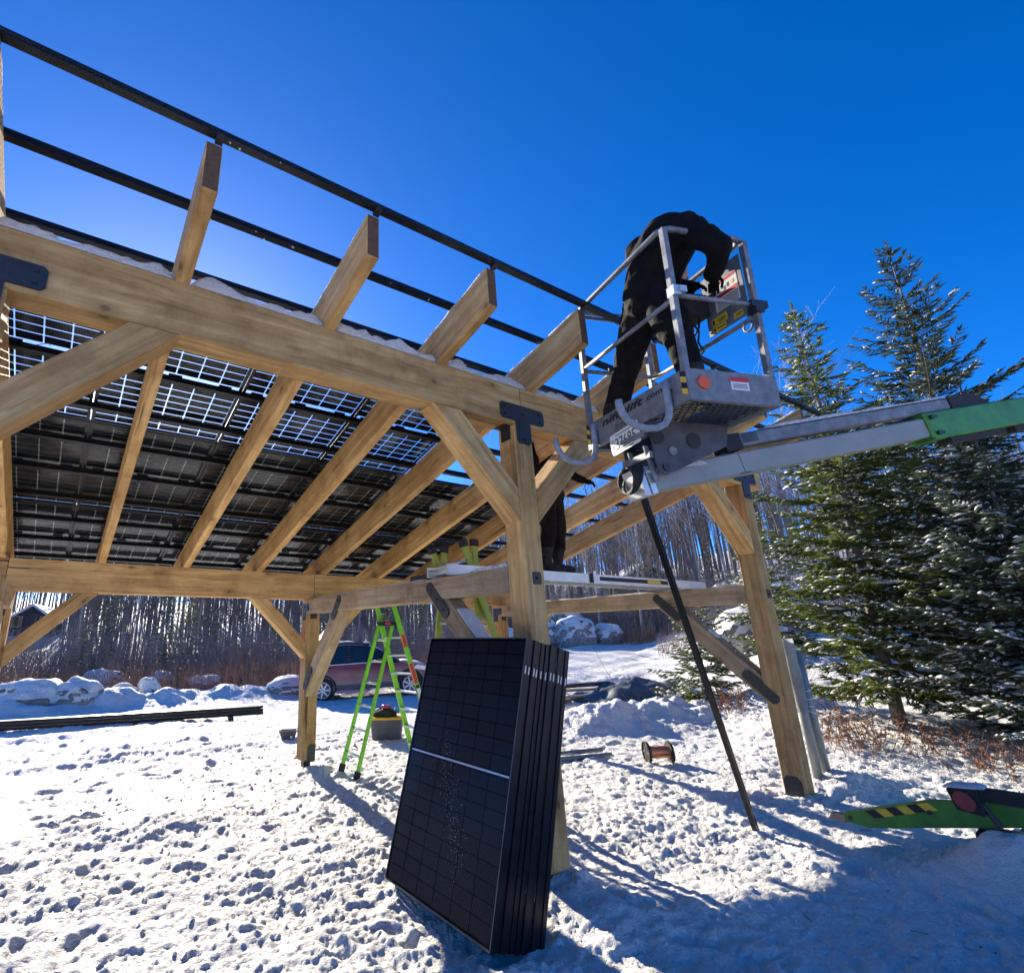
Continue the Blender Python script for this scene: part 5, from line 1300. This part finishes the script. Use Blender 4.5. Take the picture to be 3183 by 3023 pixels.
bevbox('battery_box', -.05, .05, -.04, .04, -.03, .03, M['tool_blue'], .008, tp, Mt3 @ Matrix.Translation((.19, -.02, .47)) @ Matrix.Rotation(.4, 4, 'Y'))
MB().tube([(-.18 + .03 * i, .02 * math.sin(i), .515 + .015 * math.sin(i * 1.4)) for i in range(10)], .010, 6).build('cord', M['black_rubber'], tp, Mt3)
# small dark bucket
bx, by = 4.36, 6.62; bz = gd(bx, by)
bk = thing('parts_bin', 'small dark plastic bin sitting on the snow near the back post', 'bin', (bx, by, bz)); Mb = WM[bk.name] @ Matrix.Rotation(R(-25), 4, 'Z')
MB().add([(-.11, -.07, 0), (.11, -.07, 0), (.11, .07, 0), (-.11, .07, 0), (-.15, -.10, .16), (.15, -.10, .16), (.15, .10, .16), (-.15, .10, .16), (-.135, -.088, .16), (.135, -.088, .16), (.135, .088, .16), (-.135, .088, .16), (-.10, -.06, .02), (.10, -.06, .02), (.10, .06, .02), (-.10, .06, .02)],
         [(3, 2, 1, 0), (0, 1, 5, 4), (1, 2, 6, 5), (2, 3, 7, 6), (3, 0, 4, 7), (4, 5, 9, 8), (5, 6, 10, 9), (6, 7, 11, 10), (7, 4, 8, 11), (8, 9, 13, 12), (9, 10, 14, 13), (10, 11, 15, 14), (11, 8, 12, 15), (12, 13, 14, 15)]).build('tub', M['tote'], bk, Mb)
MB().box(-.165, -.1505, -.05, .05, .12, .165).box(.1505, .165, -.05, .05, .12, .165).build('handle', M['tote'], bk, Mb)
MB().box(.04, .08, -.0985, -.0965, .03, .07).build('label', M['white_paint'], bk, Mb)
# bundle of rails on blocks at the far left
rb = thing('rail_bundle', 'bundle of long black rails lying across blocks at the far left of the yard', 'rails', (2.4, 10.6, gz(2.4, 10.6)))
A0, A1 = V((-2.2, 11.3, gz(-2, 11.3) + .13)), V((5.05, 10.15, gz(5, 10.2) + .13)); Mrb, lrb = frame(A0, A1)
for i in range(4):
    for j in range(3):
        y = (i - 1.5) * .05; z = j * .065 - .02
        MB().prism([(y - .022, z - .028), (y + .022, z - .028), (y + .022, z - .008), (y + .013, z), (y + .022, z + .008), (y + .022, z + .028), (y - .022, z + .028), (y - .022, z + .008), (y - .013, z), (y - .022, z - .008)], 0, .05 * ((i + j) % 3), lrb - .04 * ((i * 2 + j) % 3)).build('rail', M['rail'], rb, Mrb)
for x in (1.5, 4.6, 6.6): MB().box(x - .05, x + .05, -.2, .2, -.26, -.0490).build('support_block', M['lumber_dark'], rb, Mrb)

# scrap and tarp beyond the right bay
def quadcloth(cx, cy_, sx_, sy_, h, seed, n=26):
    mb = MB(); vs = []
    for i in range(n):
        for j in range(n):
            u, v = i / (n - 1) - .5, j / (n - 1) - .5; x = cx + u * sx_; y = cy_ + v * sy_
            hh = h * max(0, 1 - (u * u + v * v) * 4.2) * (1 + 1.5 * float(fbm(np.array(u * 4 + seed), np.array(v * 4), 3))) + .09 * float(fbm(np.array(u * 11 + seed), np.array(v * 9 + seed), 3))
            vs.append((x + .1 * float(fbm(np.array(v * 7.), np.array(u * 7. + seed), 2)), y, gz(x, y) + max(.02, hh + .05)))
    mb.add(vs, [(i * n + j, (i + 1) * n + j, (i + 1) * n + j + 1, i * n + j + 1) for i in range(n - 1) for j in range(n - 1)]); return mb
c_ = polar(54.3, 16.8)
o = quadcloth(c_[0], c_[1], 3.4, 1.8, .26, 4).build('tarp', M['tarp'], None, None, True); tag(o, 'crumpled grey tarp heaped over scrap beyond the snow mound', 'tarp')
md = o.modifiers.new('thick', 'SOLIDIFY'); md.thickness = .01
c_ = polar(57.5, 16.4); 
for i, (a, r, ln, yaw, h, mat, sec, lab) in enumerate((
        (49.0, 16.2, 2.3, -.35, .30, 'lumber_dark', (.12, .10), 'thick dark board on top of the scrap pile'), (48.2, 16.6, .75, 1.35, .30, 'lumber_dark', (.10, .07), 'short dark post sticking up from the scrap pile'),
        (48.0, 15.6, 4.4, -.42, .10, 'lumber', (.09, .05), 'long brown board lying under the dark board'), (46.5, 15.9, 3.8, -.40, .16, 'brush', (.05, .04), 'long reddish board at the left of the scrap pile'),
        (46.6, 14.2, 1.5, -1.05, .10, 'lumber', (.06, .03), 'pale slanting lath sticking out of the snow'), (44.8, 14.6, 2.2, -.45, .10, 'lumber_dark', (.16, .10), 'dark beam end half buried in snow'),
        (58.8, 16.3, 2.2, -.25, .30, 'lumber_dark', (.05, .05), 'upper dark branch right of the tarp'), (59.0, 15.6, 2.4, .1, .14, 'lumber_dark', (.14, .12), 'dark log lying right of the tarp'), (60.2, 15.9, 1.6, .5, .3, 'lumber_dark', (.05, .05), 'thin dark branch crossing the log'))):
    x, y = polar(a, r); d = V((math.cos(yaw), math.sin(yaw), .04 if i != 1 else .0)); c = V((x, y, gz(x, y) + h))
    if i == 1: p0, p1_ = c + V((0, 0, -.30)), c + V((.08, .05, .38))
    else: p0, p1_ = c - d * ln / 2, c + d * ln / 2
    Mw, l_ = frame(p0, p1_); t = bevbox('scrap_board', 0, l_, -sec[0] / 2, sec[0] / 2, -sec[1] / 2, sec[1] / 2, M[mat], .008, None, Mw)
    tag(t, lab, 'board', 'scrap lumber beyond the right bay')
    xs = np.linspace(.1, l_ - .1, 14)
    if i in (0, 2, 3, 7): snow_strip([Mw @ V((x_, -sec[0] / 2 + .01, sec[1] / 2)) for x_ in xs], [Mw @ V((x_, sec[0] / 2 - .01, sec[1] / 2)) for x_ in xs], .025, t, seed=120 + i)

# ------------------------------------------------------------------ parked car
def car():
    cr, cf = V((8.16, 13.39, -.13)), V((10.5, 12.1, .02)); wb = (cf - cr).length
    d = (cf - cr).normalized(); gzc = gz(9.3, 12.9) - .02
    s_ = wb / 2.69
    Mc = Matrix((d, V((0, 0, 1)).cross(d).normalized(), d.cross(V((0, 0, 1)).cross(d).normalized()))).transposed().to_4x4() @ Matrix.Scale(s_, 4); Mc.translation = cr
    # local: x forward from rear axle, y left, camera sees the right side (y<0)
    mo, t, b = new_mat('maroon_car_paint')
    mp = objcoord(t); n = nd(t, 'ShaderNodeTexNoise'); n.inputs['Scale'].default_value = 2.0; n.inputs['Detail'].default_value = 8; n.inputs['Roughness'].default_value = .7; t.links.new(mp.outputs[0], n.inputs['Vector'])
    sep = t.nodes.new('ShaderNodeSeparateXYZ'); tc = t.nodes.new('ShaderNodeTexCoord'); t.links.new(tc.outputs['Object'], sep.inputs[0])
    mr = nd(t, 'ShaderNodeMapRange'); mr.inputs['From Min'].default_value = .95; mr.inputs['From Max'].default_value = .35; t.links.new(sep.outputs['Z'], mr.inputs['Value'])
    mu = nd(t, 'ShaderNodeMath', operation='MULTIPLY'); t.links.new(mr.outputs[0], mu.inputs[0]); t.links.new(n.outputs['Fac'], mu.inputs[1])
    mx = nd(t, 'ShaderNodeMix', data_type='RGBA'); mx.inputs['A'].default_value = (.16, .012, .022, 1); mx.inputs['B'].default_value = (.42, .33, .34, 1); t.links.new(mu.outputs[0], mx.inputs['Factor']); t.links.new(mx.outputs['Result'], b.inputs['Base Color'])
    b.inputs['Roughness'].default_value = .35; b.inputs['Coat Weight'].default_value = .4
    M['car'] = mo
    c = thing('parked_car', 'dusty maroon car parked in the snow beyond the ladder', 'car', Mc @ V((1.3, 0, 0)))
    W_ = .88
    st = [  # x, z_low, z_belt, z_roof, half width low, half width roof
        (-.76, .45, .88, .90, .70, .60), (-.72, .36, 1.0, 1.12, .80, .62), (-.60, .32, 1.06, 1.44, .86, .62), (-.45, .32, 1.08, 1.58, .88, .63), (.2, .30, 1.07, 1.65, .89, .64), (.8, .29, 1.05, 1.66, .89, .645), (1.35, .29, 1.03, 1.62, .89, .64),
        (1.75, .29, 1.02, 1.48, .89, .62), (2.10, .30, 1.01, 1.25, .88, .60), (2.42, .31, 1.00, 1.035, .88, .70), (2.9, .32, .93, .955, .87, .66), (3.25, .34, .84, .86, .82, .55), (3.45, .42, .70, .72, .70, .45)]
    vs = []; fs = []; fm = []
    for (x, zl, zb_, zr, hl, hr) in st:
        ring = [(0, zl), (hl * .85, zl), (hl, zl + .14), (hl * 1.01, (zl + zb_) * .55), (hl * .975, zb_), (hr + .04, zb_ + (zr - zb_) * .92), (hr * .82, zr), (0, zr + .012)]
        full = [(-y, z) for (y, z) in ring] + [(y, z) for (y, z) in reversed(ring[1:-1])]
        vs += [(x, y, z) for (y, z) in full]
    m_ = 14; N = len(st)
    for i in range(N - 1):
        for j in range(m_):
            k = (j + 1) % m_; fs.append((i * m_ + j, i * m_ + k, (i + 1) * m_ + k, (i + 1) * m_ + j))
            glass = (j in (4, 8)) and 1 <= i <= 8 and i not in (0,)
            wind = (j in (5, 6, 7)) and i in (7, 8) or (j in (5, 6, 7)) and i == 1
            low = j in (0, 1, 12, 13) or (j in (2, 11) and False)
            fm.append(1 if (glass or wind) else 2 if low else 0)
    fs.append(tuple(range(m_))); fm.append(0); fs.append(tuple((N - 1) * m_ + j for j in reversed(range(m_)))); fm.append(0)
    me = mesh('body', vs, fs, [M['car'], M['car_glass'], M['tote']], True, fm)
    bm = bmesh.new(); bm.from_mesh(me); bmesh.ops.recalc_face_normals(bm, faces=bm.faces); bm.to_mesh(me); bm.free()
    try: me.set_sharp_from_angle(angle=R(38))
    except Exception: pass
    ob('body', me, c, Mc)
    for sy in (-1, 1):
        for x in (0, 2.69):
            # arch lip, tyre, rim with spokes
            wy = sy * .80
            ar = MB().tube([(x + .40 * math.cos(R(a)), sy * .885, .36 + .40 * math.sin(R(a))) for a in range(-10, 191, 10)], .035, 6); ar.build('wheel_arch', M['black_rubber'], c, Mc)
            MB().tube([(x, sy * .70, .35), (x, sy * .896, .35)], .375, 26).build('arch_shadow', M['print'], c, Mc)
            ty_ = MB().tube([(x, sy * .67, .345), (x, sy * .69, .345), (x, sy * .89, .345), (x, sy * .905, .345)], [.30, .345, .345, .31], 28).build('wheel', M['black_rubber'], c, Mc, True)
            MB().tube([(x, sy * .906, .345), (x, sy * .912, .345)], .235, 26).build('rim', M['tote'], ty_, Mc)
            MB().tube([(x + .225 * math.cos(R(a)), sy * .914, .345 + .225 * math.sin(R(a))) for a in range(0, 360, 15)], .016, 6, closed=True).build('rim_edge', M['alu'], ty_, Mc)
            for k in range(7):
                a = 2 * math.pi * k / 7
                MB().box(.0, .225, -.008, .008, -.022, .022).build('spoke', M['alu'], ty_, Mc @ Matrix.Translation((x, sy * .918, .345)) @ Matrix.Rotation(-a, 4, 'Y'))
        # pillars, mirror, handles, seams
        for (x0, x1, xt0, xt1) in ((.78, .86, .80, .87), (-.20, -.12, -.16, -.09)):
            MB().add([(x0, sy * .872, 1.05), (x1, sy * .872, 1.05), (xt1, sy * .70, 1.60), (xt0, sy * .70, 1.60), (x0, sy * .86, 1.05), (x1, sy * .86, 1.05), (xt1, sy * .66, 1.60), (xt0, sy * .66, 1.60)], [(0, 1, 2, 3), (7, 6, 5, 4), (0, 4, 5, 1), (2, 6, 7, 3), (1, 5, 6, 2), (0, 3, 7, 4)]).build('pillar', M['print'], c, Mc)
        bevbox('mirror', 1.72, 1.86, min(sy * .90, sy * 1.06), max(sy * .90, sy * 1.06), 1.04, 1.16, M['car'], .03, c, Mc)
        for x in (.15, 1.05): bevbox('door_handle', x - .10, x + .10, min(sy * .893, sy * .915), max(sy * .893, sy * .915), .90, .93, M['car'], .008, c, Mc)
        MB().box(-.55, 2.0, min(sy * .872, sy * .884), max(sy * .872, sy * .884), 1.045, 1.062).build('belt_trim', M['alu'], c, Mc)
        MB().box(.30, 2.35, min(sy * .86, sy * .905), max(sy * .86, sy * .905), .30, .46).build('sill_cladding', M['tote'], c, Mc)
        MB().tube([(-.3, sy * .60, 1.64), (.5, sy * .63, 1.70), (1.3, sy * .62, 1.67)], .016, 6).build('roof_bar', M['tote'], c, Mc)
        hl = MB().prism([(2.78, .80), (3.30, .70), (3.36, .80), (2.95, .90)], 1, min(sy * .62, sy * .872), max(sy * .62, sy * .872)); hl.build('headlight', M['alu'], c, Mc)
        MB().prism([(-.73, .85), (-.56, .85), (-.52, 1.12), (-.71, 1.10)], 1, min(sy * .62, sy * .855), max(sy * .62, sy * .855)).build('tail_light', M['red_lens'], c, Mc)
    xs = np.linspace(-.45, 1.5, 20)
    snow_strip([Mc @ V((x, -.50, 1.635 + .04 * math.sin((x + .45) * 1.5))) for x in xs], [Mc @ V((x, .5, 1.635 + .04 * math.sin((x + .45) * 1.5))) for x in xs], .045, c, seed=131)
    xs = np.linspace(2.45, 3.2, 10)
    snow_strip([Mc @ V((x, -.60, 1.03 - .22 * max(0, x - 2.5))) for x in xs], [Mc @ V((x, .6, 1.03 - .22 * max(0, x - 2.5))) for x in xs], .03, c, seed=133)
car()

# bark crumbs and twigs dropped on the snow
def litter():
    g = random.Random(15); mb = MB()
    for i in range(150):
        a = g.uniform(0, 80); r = g.uniform(4.0, 10.5); x, y = polar(a, r); z = gd(x, y) + .004
        if g.random() < .4:
            th = g.uniform(0, 6.28); ln = g.uniform(.02, .10); mb.tube([(x, y, z), (x + ln * math.cos(th), y + ln * math.sin(th), z + .004)], .0022, 4)
        else:
            s = g.uniform(.004, .013); mb.add([(x - s, y, z), (x, y - s * .7, z), (x + s, y, z), (x, y + s * .7, z), (x, y, z + s * .7)], [(0, 1, 4), (1, 2, 4), (2, 3, 4), (3, 0, 4)])
    o = mb.build('bark_litter', M['lumber_dark']); tag(o, 'dark crumbs of bark and twigs scattered on the snow', 'litter', None, 'stuff')
litter()
